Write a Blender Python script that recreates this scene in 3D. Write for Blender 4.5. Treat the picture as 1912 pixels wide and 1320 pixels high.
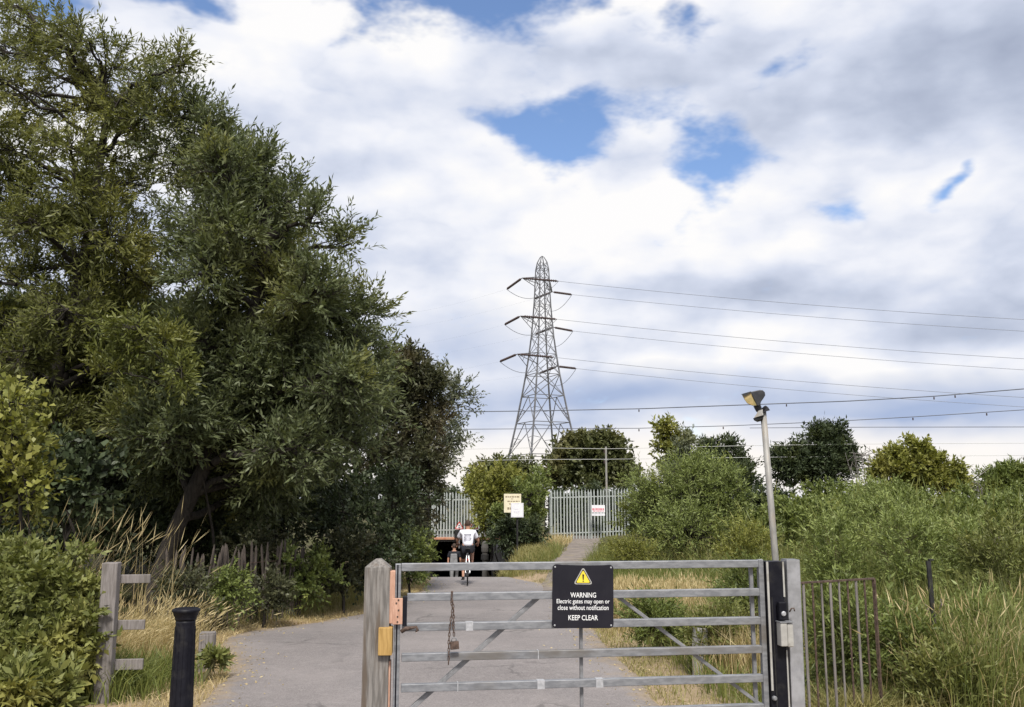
import bpy, bmesh, math, random
import numpy as np
from mathutils import Vector, Matrix, Euler

for o in list(bpy.data.objects):
    bpy.data.objects.remove(o)
SC = bpy.context.scene
COL = SC.collection
random.seed(7)
R = math.radians

# ---------------------------------------------------------------- camera
F = 1700.0                      # focal length in photograph pixels (1912 wide)
CH = 1.9                        # height of the lens above the path
PITCH = math.atan((930 - 660) / F)
cam = bpy.data.cameras.new('camera')
cam.sensor_width = 36
cam.lens = 36 * F / 1912
cam.clip_start = 0.05
cam.clip_end = 5000
camo = bpy.data.objects.new('camera', cam)
COL.objects.link(camo)
camo.location = (0, 0, CH)
camo.rotation_euler = (math.pi / 2 + PITCH, 0, 0)
SC.camera = camo
SC.render.resolution_x, SC.render.resolution_y = 1024, 707

SP, CP = math.sin(PITCH), math.cos(PITCH)
def ray(u, v):
    sx = (u - 956) / F; sy = (660 - v) / F
    return Vector((sx, CP - sy * SP, SP + sy * CP))
def at(u, v, Y):
    d = ray(u, v)
    return Vector((0, 0, CH)) + d * (Y / d.y)

# ---------------------------------------------------------------- sky and sun
SUN_EL, SUN_AZ = R(52), R(174)      # azimuth from +Y clockwise: behind the camera
world = bpy.data.worlds.new('World')
SC.world = world
world.use_nodes = True
world.cycles.sampling_method = 'NONE'
wn, wl = world.node_tree.nodes, world.node_tree.links
wn.clear()
class W:
    """small helpers for wiring nodes"""
    def __init__(s, nodes, links): s.n, s.l = nodes, links
    def put(s, sock, val):
        if hasattr(val, 'links') or isinstance(val, bpy.types.NodeSocket): s.l.new(val, sock)
        else: sock.default_value = val
    def math(s, op, a, b=0.0, c=None, clamp=False):
        n = s.n.new('ShaderNodeMath'); n.operation = op; n.use_clamp = clamp
        s.put(n.inputs[0], a); s.put(n.inputs[1], b)
        if c is not None: s.put(n.inputs[2], c)
        return n.outputs[0]
    def vec(s, op, a, b=(0, 0, 0), out=0):
        n = s.n.new('ShaderNodeVectorMath'); n.operation = op
        s.put(n.inputs[0], a)
        if op == 'SCALE': s.put(n.inputs['Scale'], b)
        else: s.put(n.inputs[1], b)
        return n.outputs['Value'] if op in ('DOT_PRODUCT', 'LENGTH', 'DISTANCE') else n.outputs[0]
    def noise(s, vec, scale, detail=6, rough=0.55, dist=0.0, out='Fac'):
        n = s.n.new('ShaderNodeTexNoise'); s.put(n.inputs['Vector'], vec)
        n.inputs['Scale'].default_value = scale; n.inputs['Detail'].default_value = detail
        n.inputs['Roughness'].default_value = rough; n.inputs['Distortion'].default_value = dist
        return n.outputs[out]
    def rng(s, v, a, b, c=0.0, d=1.0, smooth=True):
        n = s.n.new('ShaderNodeMapRange'); n.interpolation_type = 'SMOOTHSTEP' if smooth else 'LINEAR'
        s.put(n.inputs[0], v)
        for i, q in enumerate((a, b, c, d)): s.put(n.inputs[i + 1], q)
        return n.outputs[0]
    def mix(s, f, a, b, mode='MIX'):
        n = s.n.new('ShaderNodeMix'); n.data_type = 'RGBA'; n.blend_type = mode
        s.put(n.inputs[0], f); s.put(n.inputs[6], a); s.put(n.inputs[7], b)
        return n.outputs[2]
    def ramp(s, f, stops):
        n = s.n.new('ShaderNodeValToRGB'); s.put(n.inputs[0], f)
        e = n.color_ramp.elements
        while len(e) < len(stops): e.new(0.5)
        for q, (p, c) in zip(e, stops): q.position = p; q.color = (*c, 1)
        return n.outputs[0]

k = W(wn, wl)
tc = wn.new('ShaderNodeTexCoord')
DIR = k.vec('NORMALIZE', tc.outputs['Generated'])
STRETCH = k.vec('MULTIPLY', DIR, (1.0, 1.0, 1.9))
warp = k.vec('SUBTRACT', k.noise(STRETCH, 6.0, 3.5, 0.6, out='Color'), (0.5, 0.5, 0.5))
DW = k.vec('ADD', DIR, k.vec('SCALE', warp, 0.11))
def blob(u, v, ru, rv, rot=0.0, src=None):
    """soft elliptical patch of sky around one compass direction and height, 1 in its middle, 0 at its rim"""
    f = ray(u, v).normalized()
    r = Vector((f.y, -f.x, 0)).normalized(); up = r.cross(f)
    c, s = math.cos(R(rot)), math.sin(R(rot))
    r2, u2 = r * c + up * s, up * c - r * s
    d = k.vec('SUBTRACT', src or DW, tuple(f))
    a = k.math('MULTIPLY', k.vec('DOT_PRODUCT', d, tuple(r2)), F / ru)
    b = k.math('MULTIPLY', k.vec('DOT_PRODUCT', d, tuple(u2)), F / rv)
    q = k.math('ADD', k.math('MULTIPLY', a, a), k.math('MULTIPLY', b, b))
    return k.math('SUBTRACT', 1.0, k.math('SQRT', q), clamp=True)
def total(items):
    acc = None
    for b, w in items:
        t = k.math('MULTIPLY', b, w)
        acc = t if acc is None else k.math('ADD', acc, t)
    return acc
# openings of blue between the clouds
holes = total([(blob(880, -15, 330, 115), 1.45), (blob(330, -14, 190, 45), 1.35), (blob(140, -5, 80, 70), 1.4),
               (blob(1085, 238, 235, 88, 8), 1.15), (blob(975, 252, 130, 50, -12), .7), (blob(1340, 290, 125, 85, 8), 1.25), (blob(1450, 125, 95, 60, 15), .85),
               (blob(1285, 40, 65, 120, -20), .95), (blob(1735, 322, 62, 34, 14), 1.35), (blob(1565, 375, 80, 42), .55)])
fb = k.noise(STRETCH, 13.0, 4, 0.65)
n3 = k.noise(k.vec('ADD', STRETCH, k.vec('SCALE', warp, 0.10)), 6.5, 3, 0.5)
BIL = k.math('MULTIPLY', k.math('ABSOLUTE', k.math('SUBTRACT', n3, 0.5)), 2.0)
far_gaps = k.rng(k.noise(k.vec('ADD', STRETCH, (7.3, 2.4, 5.2)), 2.3, 1.5, 0.5), 0.60, 0.74)
hv = k.math('ADD', k.math('ADD', k.math('MULTIPLY', holes, 1.5), k.math('MULTIPLY', far_gaps, 0.6)), k.math('MULTIPLY', k.math('SUBTRACT', fb, 0.52), 2.3))
hv = k.math('ADD', hv, k.math('MULTIPLY', k.math('SUBTRACT', 0.2, BIL), 1.7))
HOLE = k.rng(hv, 0.38, 1.5)
# light and grey parts of the cloud deck
n1 = k.noise(STRETCH, 3.6, 6, 0.52)
n2 = k.noise(k.vec('ADD', STRETCH, (0.035, -0.02, 0.075)), 3.6, 3.5, 0.52)
relief = k.math('MULTIPLY', k.math('SUBTRACT', n1, n2), 1.9)
soft = k.vec('ADD', DIR, k.vec('SCALE', warp, 0.05))
grey = total([(blob(1790, 190, 440, 180, 14, soft), .62), (blob(1870, 430, 230, 130, 10, soft), .55), (blob(820, 175, 360, 95, -6, soft), .5),
              (blob(1330, 545, 420, 55, -2, soft), .42), 
              (blob(1900, 580, 260, 70, 16, soft), .55), (blob(560, 330, 200, 160, 0, soft), .3), (blob(1150, 150, 220, 70, 0, soft), .3)])
lite = total([(blob(430, 90, 330, 110, 0, soft), .35), (blob(1180, 410, 420, 110, -4, soft), .34), (blob(1560, 480, 330, 90, -6, soft), .25),
              (blob(960, 285, 110, 40, -15, soft), .3), (blob(1350, 690, 300, 50, 0, soft), .3), (blob(1000, 850, 500, 60, 0, soft), .25)])
low = total([(blob(1150, 742, 430, 62, 1, soft), 1.5), (blob(1740, 765, 430, 62, 3, soft), 1.6), (blob(870, 640, 170, 90, 0, soft), .8), (blob(1030, 800, 150, 25, 0, soft), .8)])
warm = blob(1300, 872, 1300, 85, 0, soft)
B = k.math('ADD', k.math('ADD', 0.775, relief), k.math('MULTIPLY', k.math('SUBTRACT', n1, 0.5), 0.6))
B = k.math('ADD', B, k.math('MULTIPLY', k.math('SUBTRACT', BIL, 0.2), 0.5))
B = k.math('SUBTRACT', k.math('ADD', B, lite), k.math('MULTIPLY', grey, 0.75), clamp=True)
cloud = k.ramp(B, [(0.0, (0.36, 0.41, 0.54)), (0.3, (0.50, 0.555, 0.69)), (0.55, (0.66, 0.71, 0.84)), (0.8, (0.86, 0.88, 0.95)), (1.0, (0.98, 0.97, 0.97))])
cloud = k.mix(k.math('MULTIPLY', low, 0.75, clamp=True), cloud, (0.41, 0.50, 0.71, 1))
cloud = k.mix(k.math('MULTIPLY', warm, 1.5, clamp=True), cloud, (1.0, 0.95, 0.90, 1))
SKY_STRENGTH = 0.1
cloud = k.vec('SCALE', cloud, 0.78 / SKY_STRENGTH)
sky = wn.new('ShaderNodeTexSky'); sky.sky_type = 'NISHITA'; sky.sun_disc = False
sky.sun_elevation = SUN_EL; sky.sun_rotation = SUN_AZ; sky.air_density = 1.0; sky.dust_density = 0.6; sky.ozone_density = 1.6
col = k.mix(HOLE, cloud, k.vec('MULTIPLY', sky.outputs[0], (1.22, 1.28, 1.42)))
bg = wn.new('ShaderNodeBackground'); wl.new(col, bg.inputs[0]); bg.inputs[1].default_value = SKY_STRENGTH
wo = wn.new('ShaderNodeOutputWorld'); wl.new(bg.outputs[0], wo.inputs[0])

sun = bpy.data.lights.new('sun', 'SUN'); sun.energy = 3.6; sun.angle = R(11); sun.color = (1.0, 0.95, 0.87)
suno = bpy.data.objects.new('sun', sun); COL.objects.link(suno)
sd = Vector((math.sin(SUN_AZ) * math.cos(SUN_EL), math.cos(SUN_AZ) * math.cos(SUN_EL), math.sin(SUN_EL)))
suno.rotation_euler = sd.to_track_quat('Z', 'Y').to_euler()
suno.location = sd * 60

vs = SC.view_settings
vs.view_transform = 'Standard'; vs.look = 'None'; vs.exposure = 0.38; vs.gamma = 1.0; vs.use_curve_mapping = False
SC.render.engine = 'CYCLES'
SC.cycles.max_bounces = 6; SC.cycles.diffuse_bounces = 3; SC.cycles.transmission_bounces = 3; SC.cycles.glossy_bounces = 2

# ---------------------------------------------------------------- helpers: materials
def mat(name):
    m = bpy.data.materials.new(name); m.use_nodes = True
    n = m.node_tree.nodes; n.clear()
    out = n.new('ShaderNodeOutputMaterial'); bs = n.new('ShaderNodeBsdfPrincipled')
    m.node_tree.links.new(bs.outputs[0], out.inputs[0])
    return m, W(n, m.node_tree.links), bs, out
def surf(name, c1, c2, scale=8.0, rough=0.7, metal=0.0, stretch=(1, 1, 1), bump=0.0, bscale=60.0, c3=None, c3scale=2.0, spec=0.4, detail=5, lo=0.35, hi=0.65):
    """two colours mottled by noise, an optional third colour in larger stains, fine relief"""
    m, k, bs, out = mat(name)
    t = k.n.new('ShaderNodeTexCoord'); p = k.vec('MULTIPLY', t.outputs['Object'], stretch)
    f = k.rng(k.noise(p, scale, detail, 0.6), lo, hi)
    c = k.mix(f, (*c1, 1), (*c2, 1))
    if c3: c = k.mix(k.rng(k.noise(p, c3scale, 4, 0.6), 0.52, 0.7), c, (*c3, 1))
    k.put(bs.inputs['Base Color'], c)
    bs.inputs['Roughness'].default_value = rough; bs.inputs['Metallic'].default_value = metal
    bs.inputs['Specular IOR Level'].default_value = spec
    if bump:
        b = k.n.new('ShaderNodeBump'); b.inputs['Strength'].default_value = bump; b.inputs['Distance'].default_value = 0.01
        k.put(b.inputs['Height'], k.noise(p, bscale, 4, 0.65)); k.put(bs.inputs['Normal'], b.outputs[0])
    return m
def leafmat(name, c1, c2, c3, patch=0.6, pscale=0.9, trans=0.28, rough=0.5):
    """leaves: every leaf its own mix of c1 and c2, c3 in patches of the plant"""
    m, k, bs, out = mat(name)
    g = k.n.new('ShaderNodeNewGeometry'); t = k.n.new('ShaderNodeTexCoord')
    c = k.mix(g.outputs['Random Per Island'], (*c1, 1), (*c2, 1))
    f = k.math('MULTIPLY', k.rng(k.noise(t.outputs['Object'], pscale, 2, 0.5), 0.5, 0.68), patch)
    c = k.mix(f, c, (*c3, 1))
    k.put(bs.inputs['Base Color'], c)
    bs.inputs['Roughness'].default_value = rough; bs.inputs['Specular IOR Level'].default_value = 0.35
    tr = k.n.new('ShaderNodeBsdfTranslucent'); k.put(tr.inputs[0], k.mix(1.0, c, (1.0, 1.0, 0.55, 1), 'MULTIPLY'))
    mx = k.n.new('ShaderNodeMixShader'); mx.inputs[0].default_value = trans
    k.l.new(bs.outputs[0], mx.inputs[1]); k.l.new(tr.outputs[0], mx.inputs[2]); k.l.new(mx.outputs[0], out.inputs[0])
    return m
M = {}
M['galv'] = surf('galvanised_steel', (0.19, 0.195, 0.21), (0.275, 0.28, 0.295), 34, 0.5, 0.35, stretch=(.35, 1, 1), bump=0.1, c3=(0.165, 0.15, 0.135), c3scale=3)
M['galv_dark'] = surf('dull_steel', (0.17, 0.17, 0.175), (0.25, 0.25, 0.26), 22, 0.6, 0.3, bump=0.1)
M['galv_mid'] = surf('mid_grey_steel', (0.19, 0.19, 0.195), (0.26, 0.26, 0.27), 22, 0.55, 0.2, bump=0.1)  # plain mid-grey steel of the braces
M['weld'] = surf('bright_weld', (0.36, 0.365, 0.38), (0.5, 0.5, 0.52), 30, 0.5, 0.3)
M['postwood'] = surf('weathered_post_wood', (0.125, 0.115, 0.106), (0.235, 0.218, 0.203), 9, 0.85, stretch=(6, 6, 0.5), bump=0.5, bscale=16, c3=(0.11, 0.085, 0.065), c3scale=3.0)
M['greywood'] = surf('silvered_wood', (0.155, 0.138, 0.13), (0.235, 0.213, 0.205), 9, 0.85, stretch=(6, 6, 0.6), bump=0.4, bscale=16, c3=(0.125, 0.112, 0.10), c3scale=2.5)
M['freshwood'] = surf('cut_wood', (0.42, 0.235, 0.165), (0.55, 0.335, 0.245), 12, 0.8, stretch=(5, 5, 0.8), bump=0.3, bscale=20)
M['yellowwood'] = surf('treated_block_wood', (0.33, 0.20, 0.06), (0.46, 0.29, 0.10), 12, 0.75, stretch=(6, 6, 0.5), bump=0.25, bscale=20)
M['palewood'] = surf('old_brown_paling', (0.05, 0.04, 0.034), (0.095, 0.077, 0.066), 9, 0.9, stretch=(6, 6, .6))
M['greypost'] = surf('mottled_post_steel', (0.24, 0.24, 0.25), (0.34, 0.34, 0.36), 9, 0.6, 0.2, bump=0.1, c3=(0.24, 0.24, 0.26), c3scale=5)
M['black'] = surf('black_paint', (0.005, 0.005, 0.009), (0.010, 0.010, 0.015), 14, 0.5, bump=0.05, spec=0.2, c3=(0.022, 0.021, 0.022), c3scale=6)
M['blackmatt'] = surf('black_rubber', (0.01, 0.01, 0.01), (0.025, 0.024, 0.024), 14, 0.8)
M['rust'] = surf('dark_rusty_iron', (0.06, 0.04, 0.032), (0.14, 0.095, 0.075), 40, 0.75, 0.3, bump=0.3)
M['signblack'] = surf('sign_face', (0.009, 0.0085, 0.014), (0.014, 0.013, 0.019), 5, 0.5, spec=0.25)
M['white'] = surf('white_paint', (0.74, 0.74, 0.74), (0.82, 0.82, 0.82), 8, 0.5)
M['yellow'] = surf('sign_yellow', (0.72, 0.56, 0.04), (0.80, 0.64, 0.06), 20, 0.5)
M['palegrey'] = surf('pale_grey_box', (0.33, 0.32, 0.30), (0.43, 0.42, 0.395), 12, 0.55, c3=(0.25, 0.235, 0.21), c3scale=6)
M['lampgrey'] = surf('lamp_housing', (0.022, 0.023, 0.027), (0.04, 0.04, 0.045), 10, 0.5)
M['lampyellow'] = surf('aged_lamp_lens', (0.34, 0.24, 0.09), (0.46, 0.35, 0.17), 7, 0.35, c3=(0.24, 0.2, 0.07), c3scale=5)
M['polegrey'] = surf('pole_steel', (0.25, 0.24, 0.225), (0.34, 0.33, 0.31), 7, 0.6, 0.15, stretch=(3, 3, 0.7), c3=(0.33, 0.27, 0.2), c3scale=2.0)
M['pylon'] = surf('pylon_steel', (0.13, 0.13, 0.14), (0.2, 0.2, 0.21), 0.7, 0.6, 0.2)
M['insul'] = surf('insulator_glaze', (0.045, 0.028, 0.025), (0.07, 0.045, 0.04), 3, 0.35)
M['wire'] = surf('conductor_wire', (0.22, 0.23, 0.26), (0.28, 0.29, 0.32), 0.5, 0.5, 0.3)
M['railwire'] = surf('contact_wire', (0.13, 0.14, 0.17), (0.18, 0.19, 0.22), 0.5, 0.5, 0.3)
M['palewire'] = surf('pale_wire', (0.5, 0.5, 0.48), (0.6, 0.6, 0.58), 0.5, 0.5, 0.1)
M['palis'] = surf('palisade_steel', (0.36, 0.39, 0.38), (0.48, 0.51, 0.49), 5, 0.55, 0.2, c3=(0.28, 0.31, 0.29), c3scale=2)
M['signcream'] = surf('faded_sign_cream', (0.68, 0.62, 0.44), (0.76, 0.7, 0.54), 6, 0.6)
M['signwhite'] = surf('sign_white', (0.72, 0.72, 0.76), (0.8, 0.8, 0.82), 6, 0.5)
M['inkbrown'] = surf('faded_ink', (0.22, 0.17, 0.11), (0.28, 0.22, 0.15), 9, 0.7)
M['inklilac'] = surf('faded_lilac_ink', (0.55, 0.54, 0.64), (0.62, 0.61, 0.7), 9, 0.7)
M['signred'] = surf('faded_sign_red', (0.58, 0.15, 0.19), (0.66, 0.24, 0.28), 9, 0.6)
M['red'] = surf('sign_red', (0.5, 0.04, 0.03), (0.58, 0.06, 0.05), 9, 0.5)
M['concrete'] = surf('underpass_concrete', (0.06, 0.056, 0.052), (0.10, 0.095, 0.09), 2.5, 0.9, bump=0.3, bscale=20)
M['skin'] = surf('skin', (0.40, 0.21, 0.14), (0.46, 0.25, 0.17), 12, 0.55)
M['hair'] = surf('dark_hair', (0.03, 0.018, 0.012), (0.06, 0.035, 0.022), 60, 0.7, bump=0.4, bscale=120)
M['tee'] = surf('white_cotton', (0.72, 0.73, 0.82), (0.8, 0.8, 0.88), 6, 0.85, bump=0.3, bscale=14)
M['ink'] = surf('dark_print', (0.10, 0.10, 0.14), (0.14, 0.14, 0.18), 9, 0.7)
M['navy'] = surf('dark_cloth', (0.008, 0.009, 0.014), (0.016, 0.017, 0.024), 9, 0.85)
M['tan'] = surf('tan_cloth', (0.36, 0.22, 0.14), (0.44, 0.28, 0.19), 9, 0.85)
M['greycloth'] = surf('grey_cloth', (0.17, 0.17, 0.175), (0.25, 0.25, 0.26), 9, 0.85)
M['bikesilver'] = surf('bike_frame_paint', (0.45, 0.46, 0.48), (0.52, 0.53, 0.55), 9, 0.35, 0.4)

# brick for the underpass parapet
_m, _k, _b, _o = mat('parapet_brick')
_t = _k.n.new('ShaderNodeTexCoord'); _n = _k.n.new('ShaderNodeTexBrick')
_k.l.new(_k.vec('MULTIPLY', _t.outputs['Object'], (1, 1, 1)), _n.inputs['Vector'])
_n.inputs['Color1'].default_value = (0.42, 0.15, 0.08, 1); _n.inputs['Color2'].default_value = (0.55, 0.32, 0.2, 1); _n.inputs['Mortar'].default_value = (0.3, 0.27, 0.24, 1)
_n.inputs['Scale'].default_value = 4.4; _k.l.new(_n.outputs[0], _b.inputs['Base Color']); _b.inputs['Roughness'].default_value = 0.9
M['brick'] = _m

# path: pale worn asphalt with aggregate, sandy edges, dark random patches and long faint tyre wear
_m, _k, _b, _o = mat('worn_asphalt')
_t = _k.n.new('ShaderNodeTexCoord'); _p = _t.outputs['Object']
_c = _k.mix(_k.rng(_k.noise(_p, 0.55, 4, 0.6), 0.35, 0.7), (0.150, 0.134, 0.132, 1), (0.215, 0.192, 0.187, 1))
_c = _k.mix(_k.math('MULTIPLY', _k.rng(_k.noise(_k.vec('MULTIPLY', _p, (2.2, 0.25, 1)), 1.3, 3, 0.5), 0.5, 0.72), 0.35), _c, (0.15, 0.14, 0.142, 1))
_v = _k.n.new('ShaderNodeTexVoronoi'); _k.l.new(_p, _v.inputs['Vector']); _v.inputs['Scale'].default_value = 95
_c = _k.mix(_k.math('MULTIPLY', _k.rng(_v.outputs['Color'], 0.25, 0.85), 0.35), _c, (0.36, 0.33, 0.32, 1))
_c = _k.mix(_k.math('MULTIPLY', _k.rng(_k.noise(_p, 260, 2, 0.6), 0.5, 0.75), 0.45), _c, (0.09, 0.085, 0.085, 1))
_cv = _k.n.new('ShaderNodeTexVoronoi'); _cv.feature = 'DISTANCE_TO_EDGE'; _cv.inputs['Scale'].default_value = 0.55
_k.l.new(_k.vec('ADD', _p, _k.vec('SCALE', _k.noise(_p, 2.2, 4, 0.6, out='Color'), 0.7)), _cv.inputs['Vector'])
_cr = _k.math('MULTIPLY', _k.math('SUBTRACT', 1.0, _k.rng(_cv.outputs['Distance'], 0.004, 0.022)), _k.rng(_k.noise(_p, 0.45, 2, 0.5), 0.5, 0.6))
_at = _k.n.new('ShaderNodeAttribute'); _at.attribute_name = 'edge'
_ed = _k.rng(_k.math('ADD', _at.outputs['Fac'], _k.math('MULTIPLY', _k.math('SUBTRACT', _k.noise(_p, 3.2, 5, 0.7), 0.5), 0.55)), 0.86, 1.02)
_c = _k.mix(_k.math('MULTIPLY', _ed, 0.75), _c, (0.27, 0.205, 0.135, 1))
_c = _k.mix(_k.math('MULTIPLY', _k.rng(_k.noise(_p, 6.5, 4, 0.7), 0.5, 0.7), 0.3), _c, (0.30, 0.275, 0.265, 1))
_c = _k.mix(_k.math('MULTIPLY', _cr, 0.5), _c, (0.05, 0.047, 0.045, 1))
_c = _k.mix(_k.math('MULTIPLY', _k.rng(_k.noise(_k.vec('ADD', _p, (9, 4, 0)), 1.7, 5, 0.7), 0.56, 0.68), 0.22), _c, (0.115, 0.105, 0.105, 1))
_k.put(_b.inputs['Base Color'], _c); _b.inputs['Roughness'].default_value = 0.88
_bu = _k.n.new('ShaderNodeBump'); _bu.inputs['Strength'].default_value = 0.45; _bu.inputs['Distance'].default_value = 0.008
_k.put(_bu.inputs['Height'], _k.noise(_p, 120, 3, 0.7)); _k.put(_b.inputs['Normal'], _bu.outputs[0])
M['asphalt'] = _m
# ground: dry sandy soil, thatch, some green
_m, _k, _b, _o = mat('dry_ground')
_t = _k.n.new('ShaderNodeTexCoord'); _p = _t.outputs['Object']
_c = _k.mix(_k.rng(_k.noise(_p, 1.1, 5, 0.62), 0.38, 0.62), (0.35, 0.265, 0.18, 1), (0.24, 0.19, 0.115, 1))
_c = _k.mix(_k.math('MULTIPLY', _k.rng(_k.noise(_p, 0.7, 3, 0.5), 0.52, 0.66), 0.6), _c, (0.10, 0.115, 0.04, 1))
_c = _k.mix(_k.math('MULTIPLY', _k.rng(_k.noise(_p, 42, 4, 0.7), 0.45, 0.7), 0.5), _c, (0.46, 0.35, 0.22, 1))
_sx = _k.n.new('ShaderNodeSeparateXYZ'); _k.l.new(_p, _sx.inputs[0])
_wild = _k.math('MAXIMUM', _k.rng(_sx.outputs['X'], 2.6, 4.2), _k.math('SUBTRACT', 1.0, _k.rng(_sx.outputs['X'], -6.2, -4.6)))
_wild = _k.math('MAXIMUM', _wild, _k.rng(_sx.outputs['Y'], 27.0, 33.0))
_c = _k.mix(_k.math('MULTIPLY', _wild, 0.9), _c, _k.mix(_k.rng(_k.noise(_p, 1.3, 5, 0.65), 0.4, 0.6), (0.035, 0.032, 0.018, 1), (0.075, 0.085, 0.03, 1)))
_k.put(_b.inputs['Base Color'], _c); _b.inputs['Roughness'].default_value = 0.95; _b.inputs['Specular IOR Level'].default_value = 0.1
_bu = _k.n.new('ShaderNodeBump'); _bu.inputs['Strength'].default_value = 0.8; _bu.inputs['Distance'].default_value = 0.03
_k.put(_bu.inputs['Height'], _k.noise(_p, 26, 5, 0.7)); _k.put(_b.inputs['Normal'], _bu.outputs[0])
M['ground'] = _m
M['track'] = surf('trodden_track', (0.155, 0.13, 0.112), (0.225, 0.19, 0.165), 2.2, 0.95, bump=0.6, bscale=30, c3=(0.25, 0.21, 0.14), c3scale=1.1)

# ---------------------------------------------------------------- helpers: objects
class B_:
    """collects boxes, tubes, lathes and prisms; build() links them as one mesh object"""
    def __init__(s): s.v, s.f = [], []
    def add(s, vs, fs):
        o = len(s.v); s.v += [tuple(q) for q in vs]; s.f += [tuple(i + o for i in q) for q in fs]; return s
    def box(s, x0, x1, y0, y1, z0, z1, mtx=None):
        vs = [Vector(q) for q in ((x0, y0, z0), (x1, y0, z0), (x1, y1, z0), (x0, y1, z0), (x0, y0, z1), (x1, y0, z1), (x1, y1, z1), (x0, y1, z1))]
        if mtx: vs = [mtx @ q for q in vs]
        return s.add(vs, [(0, 3, 2, 1), (4, 5, 6, 7), (0, 1, 5, 4), (1, 2, 6, 5), (2, 3, 7, 6), (3, 0, 4, 7)])
    def tube(s, pts, r, n=6, cap=True):
        pts = [Vector(p) for p in pts]; rs = r if isinstance(r, (list, tuple)) else [r] * len(pts)
        vs, fs = [], []
        prev = None
        for i, p in enumerate(pts):
            d = (pts[min(i + 1, len(pts) - 1)] - pts[max(i - 1, 0)]).normalized()
            a = (prev - d * prev.dot(d)) if prev is not None else d.orthogonal()
            a.normalize(); b = d.cross(a); prev = a
            vs += [p + (a * math.cos(2 * math.pi * j / n + math.pi / n) + b * math.sin(2 * math.pi * j / n + math.pi / n)) * rs[i] for j in range(n)]
        for i in range(len(pts) - 1):
            for j in range(n):
                fs.append((i * n + j, i * n + (j + 1) % n, (i + 1) * n + (j + 1) % n, (i + 1) * n + j))
        if cap: fs += [tuple(reversed(range(n))), tuple(range((len(pts) - 1) * n, len(pts) * n))]
        return s.add(vs, fs)
    def lathe(s, prof, n=24, c=(0, 0, 0)):
        vs, fs = [], []
        for r, z in prof:
            vs += [(c[0] + r * math.cos(2 * math.pi * j / n), c[1] + r * math.sin(2 * math.pi * j / n), c[2] + z) for j in range(n)]
        for i in range(len(prof) - 1):
            for j in range(n): fs.append((i * n + j, i * n + (j + 1) % n, (i + 1) * n + (j + 1) % n, (i + 1) * n + j))
        fs += [tuple(reversed(range(n))), tuple(range((len(prof) - 1) * n, len(prof) * n))]
        return s.add(vs, fs)
    def prism(s, poly, y0, y1):
        """outline in x,z pushed from y0 to y1 (y0 is the front)"""
        n = len(poly)
        vs = [(x, y0, z) for x, z in poly] + [(x, y1, z) for x, z in poly]
        fs = [tuple(range(n)), tuple(reversed(range(n, 2 * n)))] + [(i, i + n, (i + 1) % n + n, (i + 1) % n) for i in range(n)]
        return s.add(vs, fs)
    def mesh(s, name):
        me = bpy.data.meshes.new(name); me.from_pydata(s.v, [], s.f)
        bm = bmesh.new(); bm.from_mesh(me); bmesh.ops.recalc_face_normals(bm, faces=bm.faces); bm.to_mesh(me); bm.free()
        return me
    def build(s, name, m, parent=None, bevel=0.0, smooth=False):
        me = s.mesh(name)
        return link(name, me, m, parent, bevel, smooth)
def link(name, me, m, parent=None, bevel=0.0, smooth=False):
    if m is not None and not len(me.materials): me.materials.append(M[m] if isinstance(m, str) else m)
    o = bpy.data.objects.new(name, me); COL.objects.link(o)
    if parent: o.parent = parent
    if smooth:
        me.polygons.foreach_set('use_smooth', [True] * len(me.polygons))
    if bevel:
        b = o.modifiers.new('bevel', 'BEVEL'); b.width = bevel; b.segments = 2; b.limit_method = 'ANGLE'; b.angle_limit = R(40)
    return o
def tag(o, label=None, cat=None, group=None, kind=None):
    if label: o['label'] = label
    if cat: o['category'] = cat
    if group: o['group'] = group
    if kind: o['kind'] = kind
    return o
def thing(name, label, cat, loc=(0, 0, 0), rz=0.0, group=None):
    o = bpy.data.objects.new(name, None); COL.objects.link(o)
    o.location = loc; o.rotation_euler = (0, 0, rz); o.empty_display_size = 0.2
    return tag(o, label, cat, group)
def quads(name, V, m, parent=None, n=4):
    """V: (count*4, 3) array, every four rows one face"""
    V = np.asarray(V, dtype=np.float32).reshape(-1, 3); nf = len(V) // 4
    me = bpy.data.meshes.new(name)
    me.vertices.add(len(V)); me.vertices.foreach_set('co', V.ravel())
    me.loops.add(len(V)); me.loops.foreach_set('vertex_index', np.arange(len(V), dtype=np.int32))
    me.polygons.add(nf); me.polygons.foreach_set('loop_start', np.arange(0, nf * 4, 4, dtype=np.int32))
    try: me.polygons.foreach_set('loop_total', np.full(nf, 4, dtype=np.int32))
    except Exception: pass
    me.update(calc_edges=True)
    return link(name, me, m, parent)
def indexed(name, V, Fq, m, parent=None):
    V = np.asarray(V, dtype=np.float32).reshape(-1, 3); Fq = np.asarray(Fq, dtype=np.int32).reshape(-1, 4); nf = len(Fq)
    me = bpy.data.meshes.new(name)
    me.vertices.add(len(V)); me.vertices.foreach_set('co', V.ravel())
    me.loops.add(nf * 4); me.loops.foreach_set('vertex_index', Fq.ravel())
    me.polygons.add(nf); me.polygons.foreach_set('loop_start', np.arange(0, nf * 4, 4, dtype=np.int32))
    try: me.polygons.foreach_set('loop_total', np.full(nf, 4, dtype=np.int32))
    except Exception: pass
    me.update(calc_edges=True)
    return link(name, me, m, parent)
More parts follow.
